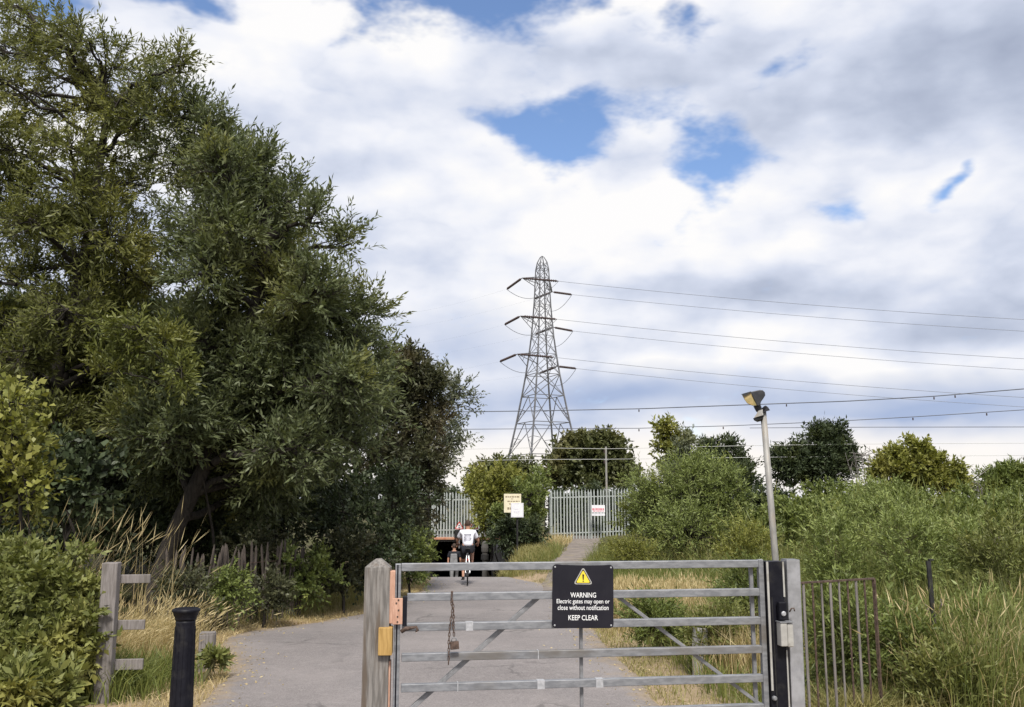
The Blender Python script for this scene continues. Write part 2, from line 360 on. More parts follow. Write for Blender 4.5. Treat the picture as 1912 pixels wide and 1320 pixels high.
def text(name, s, width, m, parent, loc, rot=(math.pi / 2, 0, 0), bold=0.0, height=None, depth=0.0006):
    """lettering as a thin mesh, centred at loc, scaled to a width (and height)"""
    cu = bpy.data.curves.new(name, 'FONT'); cu.body = s; cu.align_x = 'CENTER'; cu.align_y = 'CENTER'; cu.size = 1; cu.extrude = 0.01; cu.offset = bold; cu.resolution_u = 3
    to = bpy.data.objects.new(name, cu); COL.objects.link(to)
    bpy.context.view_layer.update()
    me = bpy.data.meshes.new_from_object(to.evaluated_get(bpy.context.evaluated_depsgraph_get()))
    bpy.data.objects.remove(to)
    xs = np.array([v.co[:] for v in me.vertices]); c = (xs.max(0) + xs.min(0)) / 2; e = xs.max(0) - xs.min(0)
    sx = width / e[0]; sy = (height / e[1]) if height else sx
    for v in me.vertices: v.co = ((v.co.x - c[0]) * sx, (v.co.y - c[1]) * sy, (v.co.z) * depth / 0.01)
    me.materials.clear()
    o = link(name, me, m, parent); o.location = loc; o.rotation_euler = rot
    return o
def fbm1(x, seed=0):
    return sum(math.sin(x * f + seed * 1.7 + f) * a for f, a in ((0.9, .5), (2.3, .3), (5.1, .15), (11.7, .08)))

# ---------------------------------------------------------------- the setting: ground, path, track, underpass
def ss(a, b, x):
    t = np.clip((x - a) / (b - a), 0, 1); return t * t * (3 - 2 * t)
DIPY = [0, 12, 20, 24, 28.5, 31, 40, 58, 64]; DIPZ = [0, 0, -.22, -.47, -.50, -.86, -2.2, -2.3, 0]
def H(x, y):
    x = np.asarray(x, float); y = np.asarray(y, float)
    g = np.interp(y, DIPY, DIPZ)
    ri = np.interp(y, [0, 12, 24, 27, 30, 40], [1.6, 1.4, 1.25, 0.5, -0.55, -0.93]); ro = ri + np.interp(y, [12, 28, 40, 60], [1.6, 1.5, 0.3, 0.3])
    li = np.interp(y, [12, 28, 40], [-3.0, -2.8, -3.57]); lo = li - np.interp(y, [12, 28, 40, 60], [1.5, 1.2, 0.3, 0.3])
    w = ss(lo, li, x) * (1 - ss(ri, ro, x))
    rough = 0.05 * np.sin(x * 1.3 + 1) * np.sin(y * 0.9) + 0.03 * np.sin(x * 3.1 + y * 2.3)
    off = np.clip(np.maximum(x - 2.2, -4.4 - x) / 2.0, 0, 1)
    bank = 0.30 * ss(3.0, 8.0, x) * ss(9.0, 16.0, y) * (1 - ss(60, 90, y)) + 0.25 * ss(-5.2, -9.0, x) * ss(6, 10, y)
    return g * w + rough * off + bank * np.where(np.abs(x) < 60, 1, 0)
def hz(x, y): return float(H(x, y))
gx = np.concatenate([[-900, -400, -150, -60, -30, -20], np.arange(-15, 16.01, 0.3), [20, 30, 60, 150, 400, 900]])
gy = np.concatenate([[-60, -20, -8, -3], np.arange(0, 66, 0.35), [70, 80, 100, 140, 220, 400, 900, 2500]])
X, Y = np.meshgrid(gx, gy); Z = H(X, Y)
nx, ny = len(gx), len(gy)
ii = (np.arange(ny - 1)[:, None] * nx + np.arange(nx - 1)[None, :]).ravel()
g_ = indexed('ground', np.stack([X, Y, Z], -1), np.stack([ii, ii + 1, ii + nx + 1, ii + nx], -1), 'ground')
tag(g_, kind='structure'); g_.data.polygons.foreach_set('use_smooth', [True] * len(g_.data.polygons))

def strip(name, ys, left, right, m, lift, n=14, wob=0.05, seed=1):
    vs = []
    for i, y in enumerate(ys):
        a = np.interp(y, *left) + wob * fbm1(y * 2.2, seed); b = np.interp(y, *right) + wob * fbm1(y * 2.2, seed + 5)
        for j in range(n + 1):
            x = a + (b - a) * j / n
            vs.append((x, y, hz(x, y) + lift - (0.02 if j in (0, n) else 0)))
    ii = (np.arange(len(ys) - 1)[:, None] * (n + 1) + np.arange(n)[None, :]).ravel()
    o = indexed(name, vs, np.stack([ii, ii + 1, ii + n + 2, ii + n + 1], -1), m)
    o.data.polygons.foreach_set('use_smooth', [True] * len(o.data.polygons))
    at_ = o.data.attributes.new('edge', 'FLOAT', 'POINT'); at_.data.foreach_set('value', np.tile(np.abs(np.linspace(-1, 1, n + 1)), len(ys)).astype(np.float32))
    return tag(o, kind='structure')
PLY, PLX = [-30, 6, 8.3, 10, 11.3, 12.2, 13.0, 13.9, 15.0, 16.4, 18.5, 25, 31, 40, 57], [-2.75, -2.75, -2.85, -3.0, -3.35, -3.75, -3.9, -3.75, -3.2, -2.65, -2.4, -2.35, -2.6, -3.5, -3.5]
PRY, PRX = [-30, 6, 8.3, 12.9, 19, 24, 26.5, 29, 32, 40, 57], [1.5, 1.45, 1.40, 1.2, 1.35, 1.3, 0.75, -0.2, -0.7, -1.0, -1.0]
strip('path', np.concatenate([np.arange(-30, 4, 2.0), np.arange(4, 57.1, 0.3)]), (PLY, PLX), (PRY, PRX), 'asphalt', 0.03, n=22, wob=.09, seed=2)
strip('dirt_track', np.arange(23.5, 46, 0.4), ([22, 26, 30, 36, 43, 47], [0.6, 0.85, 1.45, 2.1, 2.75, 2.9]), ([22, 26, 30, 36, 43, 47], [1.3, 2.05, 2.8, 3.4, 4.1, 4.2]), 'track', 0.045, n=8, wob=0.08, seed=9)

# underpass: portal with brick parapet, side walls, roof, added wall against daylight at the end
TY = 40.0
xa, xb = at(803, 1012, TY).x, at(918, 1012, TY).x
zt = at(860, 1011, TY).z; zp = at(860, 1003, TY).z
un = thing('underpass', 'dark low underpass mouth below the left palisade fence', 'underpass', (0, 0, 0))
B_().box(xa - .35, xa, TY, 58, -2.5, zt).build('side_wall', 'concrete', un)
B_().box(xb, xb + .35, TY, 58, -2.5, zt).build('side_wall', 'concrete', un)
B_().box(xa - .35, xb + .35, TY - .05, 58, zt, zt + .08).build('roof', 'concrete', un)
B_().box(xa, xb, 57.6, 57.9, -2.5, zt).build('daylight_stop', 'concrete', un)  # added wall keeps daylight out of the far tunnel end
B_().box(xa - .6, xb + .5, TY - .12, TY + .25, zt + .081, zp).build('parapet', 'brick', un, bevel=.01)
wl_ = B_(); wl_.add([(xb, TY - .1, -2.4), (xb + .3, TY - .1, -2.4), (xb + .3, TY - .1, zt), (xb, TY - .1, zt), (xb + .9, TY - 7, -1.2), (xb + 1.2, TY - 7, -1.2), (xb + 1.2, TY - 7, -.45), (xb + .9, TY - 7, -.45)],
        [(0, 1, 2, 3), (4, 7, 6, 5), (0, 4, 5, 1), (1, 5, 6, 2), (2, 6, 7, 3), (3, 7, 4, 0)])
wl_.build('wing_wall', 'concrete', un)

# ---------------------------------------------------------------- gate and what stands around it
YL, YR = 6.40, 6.76
GL, GR = at(744, 1058, YL), at(1419, 1052, YR)
gd = (GR - GL); gd.z = 0; GLEN = gd.length; GA = math.atan2(gd.y, gd.x)
gate = thing('metal_gate', 'long galvanised steel bar gate closed across the path', 'gate', (GL.x, GL.y, 0), GA)
G2W = Matrix.Translation((GL.x, GL.y, 0)) @ Matrix.Rotation(GA, 4, 'Z'); W2G = G2W.inverted()
def on_gate(u, v):
    """point of the gate's own plane seen at u,v, in the gate's frame"""
    o = W2G @ Vector((0, 0, CH)); d = W2G.to_3x3() @ ray(u, v)
    return o - d * (o.y / d.y)
zl = [on_gate(744, v).z for v in (1058, 1113, 1168, 1225, 1283)]
zr = [on_gate(1418, v).z for v in (1053, 1107, 1161, 1214, 1267)]
bz = [(a + b) / 2 for a, b in zip(zl, zr)]; st = (bz[0] - bz[4]) / 4; bz += [bz[4] - st, bz[4] - 2 * st]
BH = 0.026
for i, z in enumerate(bz):
    x0 = 0.012 if i else 0.0
    B_().box(x0 + (0.05 if i == 1 else 0.02), GLEN - .02, -.024, .024, z - BH, z + BH).build('bar', 'galv', gate, bevel=.004)
    for xw in ([] if i in (0,) else [random.uniform(.3, .5), random.uniform(.95, 1.1), random.uniform(1.2, 1.5)][:(1, 1, 2, 3, 1, 1)[i - 1]]):
        B_().box(xw, xw + random.choice((.006, .006, .05)), -.0275, .0275, z - BH - .0025, z + BH + .0025).build('weld_band', 'weld', gate)
B_().box(-.021, .019, -.022, .022, bz[-1] - .05, bz[0] + BH - .002).build('end_stile', 'galv', gate, bevel=.004)
B_().box(GLEN - .0195, GLEN + .018, -.023, .023, bz[-1] - .05, bz[0] + BH + .004).build('hinge_stile', 'galv', gate, bevel=.004)
B_().box(GLEN - .07, GLEN - .045, .026, .05, bz[-1], bz[0] - BH - .001).build('inner_stile', 'galv_dark', gate)
def flat_bar(p, q, h):
    d = q - p; an = math.atan2(d.z, d.x)
    B_().box(0, d.length, -.016, .016, -h, h, Matrix.Translation(p) @ Matrix.Rotation(-an, 4, 'Y')).build('brace', 'galv_mid', gate, bevel=.003)
a, b = on_gate(772, 1322), on_gate(1014, 1110)
e = (b - a).normalized()
flat_bar(Vector((a.x, .043, a.z)) - e * .62, Vector((b.x, .043, b.z)), .015)
a, b = on_gate(1150, 1110), on_gate(1408, 1306)
e = (b - a).normalized()
flat_bar(Vector((a.x, .043, a.z)), Vector((b.x, .043, b.z)) + e * .1, .012)
cx = on_gate(1087, 1200).x
B_().box(cx - .011, cx + .011, .027, .05, bz[-1], bz[0] - .03).build('centre_stay', 'galv_dark', gate)
# latch plate on the gate end
p0, p1 = on_gate(735, 1116), on_gate(751, 1164)
lp = B_().box(p0.x - .005, p1.x, -.05, -.0245, p1.z, p0.z).build('latch_block', 'freshwood', gate, bevel=.003)
for f in (.1, .3, .55, .82, .94):
    B_().lathe([(.006, 0), (.006, .004)], 8).build('screw', 'rust', lp).matrix_local = Matrix.Translation((p0.x + .022 + .012 * ((f * 10) % 2 - .5), -.05, p1.z + (p0.z - p1.z) * f)) @ Matrix.Rotation(R(90), 4, 'X')
B_().box(p1.x + .001, p1.x + .03, -.04, .03, p1.z - .012, p0.z + .01).build('latch_guide', 'black', gate, bevel=.003)
q = on_gate(752, 1172)
B_().tube([(q.x - .01, -.04, q.z - .02), (q.x + .02, -.05, q.z), (q.x + .06, -.05, q.z + .005), (q.x + .09, -.05, q.z + .01), (q.x + .1, -.05, q.z - .012), (q.x + .085, -.05, q.z - .022)], [.014, .015, .011, .01, .009, .006], 8).build('latch_hook', 'rust', gate, smooth=True)

# wooden gate post at the latch end
gp = at(707, 1050, 6.42); pw = .092
post = thing('gate_post', 'thick weathered wooden gate post with blunt pyramid top, latch end', 'gate post', (gp.x, gp.y, 0), R(3))
zt_ = at(707, 1043, 6.36).z; zs_ = at(690, 1060, 6.34).z
pb = bmesh.new()
prof = [(1.03, -.02), (1.0, .4), (1.0, zs_ - .02), (.97, zs_), (.55, zt_ - .028), (.2, zt_ - .003)]
rings = []
rr = random.Random(3)
for s_, z in prof:
    ring = []
    for j in range(16):
        ang = 2 * math.pi * j / 16; c, s2 = math.cos(ang), math.sin(ang)
        m_ = 1 / max(abs(c), abs(s2)) ** .8
        ring.append(pb.verts.new((c * m_ * pw * s_ * (1 + rr.uniform(-.012, .012)), s2 * m_ * pw * s_ * (1 + rr.uniform(-.012, .012)), z + rr.uniform(-.003, .003) * (z > .5))))
    rings.append(ring)
for r1, r2 in zip(rings, rings[1:]):
    for j in range(16): pb.faces.new((r1[j], r1[(j + 1) % 16], r2[(j + 1) % 16], r2[j]))
pb.faces.new(rings[-1])
me = bpy.data.meshes.new('shaft'); pb.to_mesh(me); pb.free()
link('shaft', me, 'postwood', post)
# reddish cut strip and the yellow block on it
u0 = lambda u, v: at(u, v, 6.40) - gp
s0, s1 = u0(727, 1066), u0(738, 1164)
B_().box(s0.x, s1.x - .004, -.075, .02, at(733, 1164, 6.36).z, at(733, 1066, 6.36).z).build('latch_batten', 'freshwood', post, bevel=.004)
B_().box(s0.x - .002, s0.x + .022, -.06, .02, .02, at(733, 1235, 6.36).z).build('latch_batten', 'freshwood', post, bevel=.004)
s0, s1 = u0(709, 1172), u0(733, 1224)
B_().box(s0.x, s1.x, -.128, -.02, at(720, 1224, 6.3).z, at(720, 1172, 6.3).z).build('stop_block', 'yellowwood', post, bevel=.004)
B_().box(s1.x + .012, s1.x + .03, -.05, .05, .02, at(738, 1054, 6.4).z).build('strike_strip', 'black', post)

# chain hung over the second bar, padlock on it
bl = bmesh.new()
def torus_link(l=.020, w=.0115, r=.0030, n=12, mseg=6):
    b = B_(); pts = []
    for i in range(n):
        a = 2 * math.pi * i / n
        pts.append(Vector((math.cos(a) * w / 2 * 1.0, 0, math.sin(a) * l / 2 + (l * .28 if math.sin(a) > 0 else -l * .28) * (abs(math.sin(a)) > .01))))
    vs, fs = [], []
    for i, p in enumerate(pts):
        d = (pts[(i + 1) % n] - pts[i - 1]).normalized(); a = Vector((0, 1, 0)); c = d.cross(a)
        vs += [p + (a * math.cos(2 * math.pi * j / mseg) + c * math.sin(2 * math.pi * j / mseg)) * r for j in range(mseg)]
    for i in range(n):
        for j in range(mseg):
            fs.append((i * mseg + j, i * mseg + (j + 1) % mseg, ((i + 1) % n) * mseg + (j + 1) % mseg, ((i + 1) % n) * mseg + j))
    b.add(vs, fs); me = b.mesh('link'); me.materials.append(M['rust']); me.polygons.foreach_set('use_smooth', [True] * len(me.polygons)); return me
LM = torus_link()
cw = G2W @ Vector((on_gate(843, 1112).x, -.045, 0))
chain = thing('chain', 'rusty chain looped over the second gate bar', 'chain', (cw.x, cw.y, on_gate(843, 1112).z), GA)
zc = lambda v: on_gate(843, v).z - on_gate(843, 1112).z
def run(pts):
    acc = []
    for a, b in zip(pts, pts[1:]):
        a, b = Vector(a), Vector(b); n = max(1, round((b - a).length / .024))
        for i in range(n): acc.append((a.lerp(b, (i + .5) / n), b - a))
    for i, (p, d) in enumerate(acc):
        o = link('link', LM, None, chain); o.matrix_local = Matrix.Translation(p) @ d.to_track_quat('Z', 'Y').to_matrix().to_4x4() @ Matrix.Rotation(R(90) * (i % 2) + R(20), 4, 'Z')
run([(.002, .085, zc(1116)), (.004, .05, zc(1105)), (0, -.0, zc(1104)), (-.004, -.012, zc(1122)), (.004, -.012, zc(1135)), (-.012, -.012, zc(1165)), (-.020, -.012, zc(1200)), (-.018, -.012, zc(1222)), (-.02, -.012, zc(1238))])
run([(.002, -.02, zc(1118)), (.012, -.02, zc(1140)), (.010, -.015, zc(1165)), (.016, -.012, zc(1185))])
pk = thing('padlock', 'brown padlock dangling on the chain of the gate', 'padlock', G2W @ Vector((on_gate(846, 1200).x, -.062, on_gate(846, 1200).z)), GA)
B_().box(-.026, .034, -.014, .014, -.034, .018, Matrix.Rotation(R(-5), 4, 'Y')).build('lock_body', 'rust', pk, bevel=.004)
B_().tube([(-.016, 0, .012), (-.016, 0, .03), (-.008, 0, .042), (.006, 0, .044), (.016, 0, .034), (.018, 0, .012)], .0045, 6).build('shackle', 'galv_dark', pk, smooth=True)

# warning sign on the gate
sc = on_gate(1086.5, 1112)
sw, sh = (on_gate(1143, 1110).x - on_gate(1029, 1110).x) / 2, (on_gate(1086, 1053).z - on_gate(1086, 1171).z) / 2
sign = thing('warning_sign', 'square black warning sign with yellow triangle bolted to the gate', 'sign', G2W @ Vector((sc.x, -.036, sc.z)), GA)
sign.rotation_euler = (R(-1.5), R(1.2), GA + R(1))
nseg = 12
pr = []
rc = .028
for cx_, cz_, a0 in ((sw - rc, sh - rc, 0), (-sw + rc, sh - rc, 90), (-sw + rc, -sh + rc, 180), (sw - rc, -sh + rc, 270)):
    pr += [(cx_ + rc * math.cos(R(a0 + 15 * i)), cz_ + rc * math.sin(R(a0 + 15 * i))) for i in range(7)]
    if a0 == 0: pr += [(sw * f, sh - .006 * (1 - f * f)) for f in (.7, .4, 0, -.4, -.7)]
B_().prism(pr, -.003, .003).build('panel', 'signblack', sign, bevel=.001)
for sx_ in (-1, 1):
    for sz_ in (-1, 1):
        bo = B_().lathe([(.0065, 0), (.0065, .002), (.004, .004)], 10).build('bolt', 'weld', sign); bo.location = (sx_ * (sw - .018), -.0032, sz_ * (sh - .019)); bo.rotation_euler = (R(90), 0, 0)
px = (on_gate(1100, 1110).x - on_gate(1000, 1110).x) / 100       # metres per photograph pixel here
def tri(s, r, y):
    """rounded triangle outline, half base s"""
    h = s * 1.72; P3 = [Vector((-s, 0)), Vector((s, 0)), Vector((0, h))]; C = (P3[0] + P3[1] + P3[2]) / 3; out = []
    for i in range(3):
        p, a, b = P3[i], P3[i - 1], P3[(i + 1) % 3]
        d1, d2 = (a - p).normalized(), (b - p).normalized()
        for t in range(5):
            w = t / 4; q = p + d1 * r * (1 - w) * 1.0 + d2 * r * w; q = q.lerp(p, .32 * math.sin(w * math.pi)); out.append((q.x - C.x, q.y - C.y))
    return out
ts = 17.2 * px; tz = (1112 - 1080.5) * px
wt = B_().prism(tri(ts, .016, 0), -.0042, -.0030).build('warning_triangle', 'yellow', sign); wt.location = (0, 0, tz)
def ring(o, i, y0, y1):
    n = len(o); vs = [(x, y0, z) for x, z in o] + [(x, y0, z) for x, z in i] + [(x, y1, z) for x, z in o] + [(x, y1, z) for x, z in i]
    fs = []
    for j in range(n):
        q = (j + 1) % n
        fs += [(j, q, n + q, n + j), (2 * n + j, 3 * n + j, 3 * n + q, 2 * n + q), (j, 2 * n + j, 2 * n + q, q), (n + j, n + q, 3 * n + q, 3 * n + j)]
    return B_().add(vs, fs)
ring(tri(ts + 1.2 * px, .018, 0), tri(ts * .90, .012, 0), -.0048, -.0028).build('grey_rim', 'palegrey', wt)
ring(tri(ts * .90, .012, 0), tri(ts * .78, .010, 0), -.0051, -.0029).build('black_rim', 'signblack', wt)
B_().prism([(-.0065, .034), (.0065, .034), (.0035, -.004), (-.0035, -.004)], -.0052, -.0042).build('exclamation_bar', 'signblack', wt).location = (0, 0, -.006)
dz_ = B_().prism([(.005 * math.cos(R(36 * i)), .005 * math.sin(R(36 * i))) for i in range(10)], -.0052, -.0042).build('exclamation_dot', 'signblack', wt); dz_.location = (0, 0, -.019)
for s_, w_, v_, b_, h_ in (('WARNING', 48, 1110, .008, 9), ('Electric gates may open or', 99, 1122.2, .004, 10), ('close without notification', 95, 1132.2, .004, 8.6), ('KEEP CLEAR', 55, 1150, .008, 9)):
    text('lettering', s_, w_ * px, 'white', sign, (.001, -.0034, (1112 - v_) * px), bold=b_, height=h_ * px)

# hinge end: black pillar, grey steel post behind it with box and lock
pil = thing('hinge_pillar', 'black painted square hinge pillar at the gate end', 'pillar', (at(1442, 1050, 6.715).x + .012, 6.765, 0), GA)
wz = at(1438, 1048, 6.72).z
hw = .064
B_().box(-hw, hw, -.045, .045, -.05, wz).build('shaft', 'black', pil, bevel=.004)
z0 = at(1435, 1290, 6.7).z
B_().box(-hw - .002, -hw + .013, -.051, -.0455, z0, wz - .002).build('edge_strip', 'palegrey', pil)
B_().box(hw - .009, hw + .003, -.051, -.0455, at(1470, 1115, 6.7).z, wz - .003).build('edge_strip', 'palegrey', pil)
B_().box(hw - .008, hw + .002, -.050, -.0455, .02, at(1470, 1215, 6.7).z).build('edge_strip', 'palegrey', pil)
for zz in (z0 - .05, .2):
    B_().lathe([(.016, 0), (.016, .02), (.011, .026)], 12).build('hinge_bolt', 'galv', pil).matrix_local = Matrix.Translation((-hw + .015, -.0455, zz)) @ Matrix.Rotation(R(90), 4, 'X')
B_().tube([(-hw + .03, -.047, .05), (-hw + .034, -.05, .5), (-hw + .03, -.047, wz - .25)], .005, 6).build('conduit', 'blackmatt', pil)
spst = thing('steel_post', 'mottled grey galvanised square post beside the black pillar', 'post', (at(1475, 1050, 6.74).x + .004, 6.80, 0), GA)
spst.rotation_euler = (0, R(.6), GA)
zt2 = at(1470, 1046, 6.74).z
B_().box(-.05, .052, -.055, .055, -.05, zt2).build('shaft', 'greypost', spst, bevel=.006)
B_().box(-.048, .05, -.053, .053, zt2, zt2 + .004).build('cap', 'galv', spst)
bz0, bz1 = at(1467, 1207, 6.65).z, at(1467, 1163, 6.65).z
cb = thing('control_box', 'small pale grey control box between black pillar and grey post', 'box', (at(1467, 1185, 6.66).x, 6.69, bz0), GA)
B_().box(-.045, .004, -.045, .03, 0, bz1 - bz0).build('housing', 'palegrey', cb, bevel=.006)
B_().box(.006, .052, -.04, .03, -.006, bz1 - bz0 - .004).build('lid', 'palegrey', cb, bevel=.008)
B_().box(-.05, .056, -.05, .03, bz1 - bz0 + .001, bz1 - bz0 + .008).build('rain_hood', 'galv', cb)
lk = thing('gate_lock', 'black gate lock with round steel boss above the control box', 'lock', (at(1462, 1150, 6.66).x, 6.69, at(1462, 1158, 6.66).z), GA)
B_().box(-.028, .028, -.03, .02, 0, .125).build('lock_case', 'black', lk, bevel=.008)
B_().lathe([(.017, 0), (.017, .008), (.012, .012)], 16).build('boss', 'weld', lk).matrix_local = Matrix.Translation((0.0, -.03, .045)) @ Matrix.Rotation(R(90), 4, 'X')
B_().tube([(.05, -.02, .055), (.062, -.03, .08), (.08, -.03, .082), (.084, -.03, .06)], .005, 6).build('hook', 'rust', lk, smooth=True)

# floodlight pole
FY = 11.0
fb_ = at(1446, 1050, FY); ft_ = at(1425, 768, FY)
lamp = thing('floodlight_pole', 'tall pale pole with angled floodlight head, behind the hinge pillar', 'lamp post', (fb_.x + .02, FY, hz(fb_.x, FY)))
top = Vector((ft_.x - lamp.location.x, 0, ft_.z - lamp.location.z))
B_().tube([(0.05, 0, -.2), top * .5 + Vector((.02, 0, 0)), top], [.042, .039, .036], 16).build('pole', 'polegrey', lamp, smooth=True)
L = lambda u, v, dy=0.0: at(u, v, FY + dy) - lamp.location
a = L(1429, 764)
cp_ = B_(); cp_.add([L(1424, 770, -.09), L(1438, 766, -.05), L(1434, 760, .09), L(1420, 764, .07), L(1430, 758, -.05), L(1433, 760, -.03), L(1430, 757, .05), L(1427, 758, .04)],
    [(0, 1, 2, 3), (4, 5, 6, 7), (0, 1, 5, 4), (1, 2, 6, 5), (2, 3, 7, 6), (3, 0, 4, 7)]); cp_.build('cap', 'black', lamp)
# head: wedge with rounded back, the lens on its lower left face
bk = [(1402, 731.5), (1418, 728), (1424, 728.5), (1428, 732), (1429, 738), (1426, 743), (1421, 750), (1419, 757), (1414, 758), (1411, 751), (1406, 742)]
hd = [L(u, v, -.13) for u, v in bk] + [L(u, v, .13) for u, v in bk]; n = len(bk)
hb = B_().add(hd, [tuple(range(n)), tuple(reversed(range(n, 2 * n)))] + [(i, i + n, (i + 1) % n + n, (i + 1) % n) for i in range(n)])
head = hb.build('lamp_head', 'lampgrey', lamp, bevel=.008)
ln = [(1385.5, 737.5), (1402, 731.8), (1406, 742), (1411, 751), (1413.5, 757.5), (1405, 757.5), (1395, 753), (1390, 746)]
hd = [L(u, v, -.118) for u, v in ln] + [L(u, v, .118) for u, v in ln]; n = len(ln)
B_().add(hd, [tuple(range(n)), tuple(reversed(range(n, 2 * n)))] + [(i, i + n, (i + 1) % n + n, (i + 1) % n) for i in range(n)]).build('lens', 'lampyellow', head, bevel=.006)
vz = [(1383.5, 736), (1402, 730.5), (1402.5, 732), (1390, 739.5)]
hd = [L(u, v, -.14) for u, v in vz] + [L(u, v, .14) for u, v in vz]
B_().add(hd, [(0, 1, 2, 3), (7, 6, 5, 4), (0, 4, 5, 1), (1, 5, 6, 2), (2, 6, 7, 3), (3, 7, 4, 0)]).build('visor', 'lampgrey', head)
B_().tube([L(1413, 756), L(1417, 765), L(1424, 771)], [.045, .04, .03], 10).build('bracket', 'lampgrey', lamp)
sb = [L(1416, 767, -.1), L(1424, 764, -.06), L(1425, 775, -.1), L(1408, 780, -.12), L(1419, 769, .08), L(1426, 766, .06), L(1428, 779, .08), L(1412, 784, .06)]
B_().add(sb, [(0, 1, 2, 3), (7, 6, 5, 4), (0, 4, 5, 1), (1, 5, 6, 2), (2, 6, 7, 3), (3, 7, 4, 0)]).build('sensor_hood', 'polegrey', lamp)
sb = [L(1406, 781, -.12), L(1425, 776, -.1), L(1424, 781, -.08), L(1412, 786, -.1), L(1408, 785, .06), L(1428, 780, .08), L(1426, 785, .06), L(1414, 788, .05)]
B_().add(sb, [(0, 1, 2, 3), (7, 6, 5, 4), (0, 4, 5, 1), (1, 5, 6, 2), (2, 6, 7, 3), (3, 7, 4, 0)]).build('sensor_base', 'lampgrey', lamp)

# short railing panel right of the posts
fa, fb2 = at(1494, 1082, 7.5), at(1632, 1083, 7.9)
rl = thing('railing_panel', 'low railing panel with thin pale bars right of the grey post', 'railing', (fa.x, fa.y, 0), math.atan2(fb2.y - fa.y, fb2.x - fa.x))
ln_ = math.hypot(fb2.x - fa.x, fb2.y - fa.y); zt3 = (fa.z + fb2.z) / 2
B_().box(-.02, ln_, -.014, .014, zt3 - .014, zt3).build('top_rail', 'rust', rl)
B_().box(ln_ - .012, ln_ + .006, -.013, .013, -.02, zt3 - .017).build('end_bar', 'rust', rl)
B_().box(-.02, ln_ - .013, -.010, .010, .10, .125).build('bottom_rail', 'rust', rl)
for i in range(8):
    x = .035 + i * (ln_ - .05) / 8
    B_().tube([(x, 0, .126), (x - .004, 0, zt3 - .017)], .0085 if i % 3 else .011, 6).build('vertical_bar', ('greywood', 'rust', 'rust')[i % 3] if i not in (2, 4) else 'greywood', rl)

# black marker stake in the weeds
a = at(1741, 1090, 8.6)
sk = thing('marker_stake', 'thin black stake standing in tall weeds right of the railing', 'stake', (a.x, a.y, 0))
B_().box(-.019, .019, -.014, .014, -.1, at(1741, 1047, 8.6).z, Matrix.Rotation(R(-1), 4, 'Y')).build('stake', 'blackmatt', sk, bevel=.003)
B_().box(-.022, .022, -.017, .017, at(1741, 1047, 8.6).z + .001, at(1741, 1043.5, 8.6).z).build('stake_cap', 'blackmatt', sk, bevel=.002)

# pale leaning post seen through the gate
a = at(1303, 1240, 10.2)
st_ = thing('timber_stub', 'short pale leaning timber post in the grass behind the gate', 'post', (a.x, a.y, -.05))
st_.rotation_euler = (R(-4), R(3), R(20))
B_().box(-.045, .045, -.045, .045, 0, .36).build('lower_shaft', 'palegrey', st_, bevel=.006)
B_().box(-.062, .062, -.055, .055, .361, .56, Matrix.Rotation(R(4), 4, 'Y')).build('head_block', 'palegrey', st_, bevel=.006)

# left: timber post with three short rails
PY = 9.0
a = at(193, 1290, PY)
tp = thing('timber_rail_post', 'square grey timber post with three short rails beside the leafy bush', 'fence post', (a.x, PY, 0), R(8))
zt4 = at(195, 1051, PY - .07).z
B_().box(-.072, .072, -.07, .07, -.1, zt4).build('post', 'greywood', tp, bevel=.008)
for (v0, v1, u1) in ((1073, 1089, 285), (1158, 1176, 275), (1231, 1251, 272)):
    x1 = at(u1, v0, PY + .15).x - a.x
    B_().box(.0, x1, .071, .115, at(240, v1, PY + .1).z, at(240, v0, PY + .1).z).build('rail', 'greywood', tp, bevel=.005)
# bollard
BY = 7.3
a = at(338, 1320, BY); zb = at(340, 1135, BY).z
bo = thing('bollard', 'slim black cast bollard with collared cap left of the path', 'bollard', (a.x, BY, 0))
B_().lathe([(.11, -.05), (.11, .12), (.092, .15), (.088, .2), (.074, zb - .11), (.074, zb - .09)], 28).build('shaft', 'black', bo, smooth=False)
cap = B_().lathe([(.078, zb - .0895), (.082, zb - .075), (.082, zb - .065), (.09, zb - .055), (.098, zb - .03), (.105, zb - .026), (.105, zb - .008), (.085, zb), (.03, zb + .004)], 28).build('cap', 'black', bo)
for o in bo.children: 
    o.data.polygons.foreach_set('use_smooth', [len(p.vertices) == 4 for p in o.data.polygons])
for i in range(14):
    an = 2 * math.pi * i / 14
    B_().tube([(.086 * math.cos(an), .086 * math.sin(an), .22), (.0745 * math.cos(an), .0745 * math.sin(an), zb - .14)], .004, 5).build('flute_rib', 'black', bo)
# stump
a = at(386, 1225, 10.6)
su = thing('timber_stump', 'short square timber stump behind the bollard', 'post', (a.x, a.y, 0), R(12))
B_().box(-.085, .085, -.09, .09, -.1, .40).build('stump', 'greywood', su, bevel=.01)
B_().box(-.08, .08, -.085, .085, .4005, .412).build('sawn_top', 'greywood', su, bevel=.004)

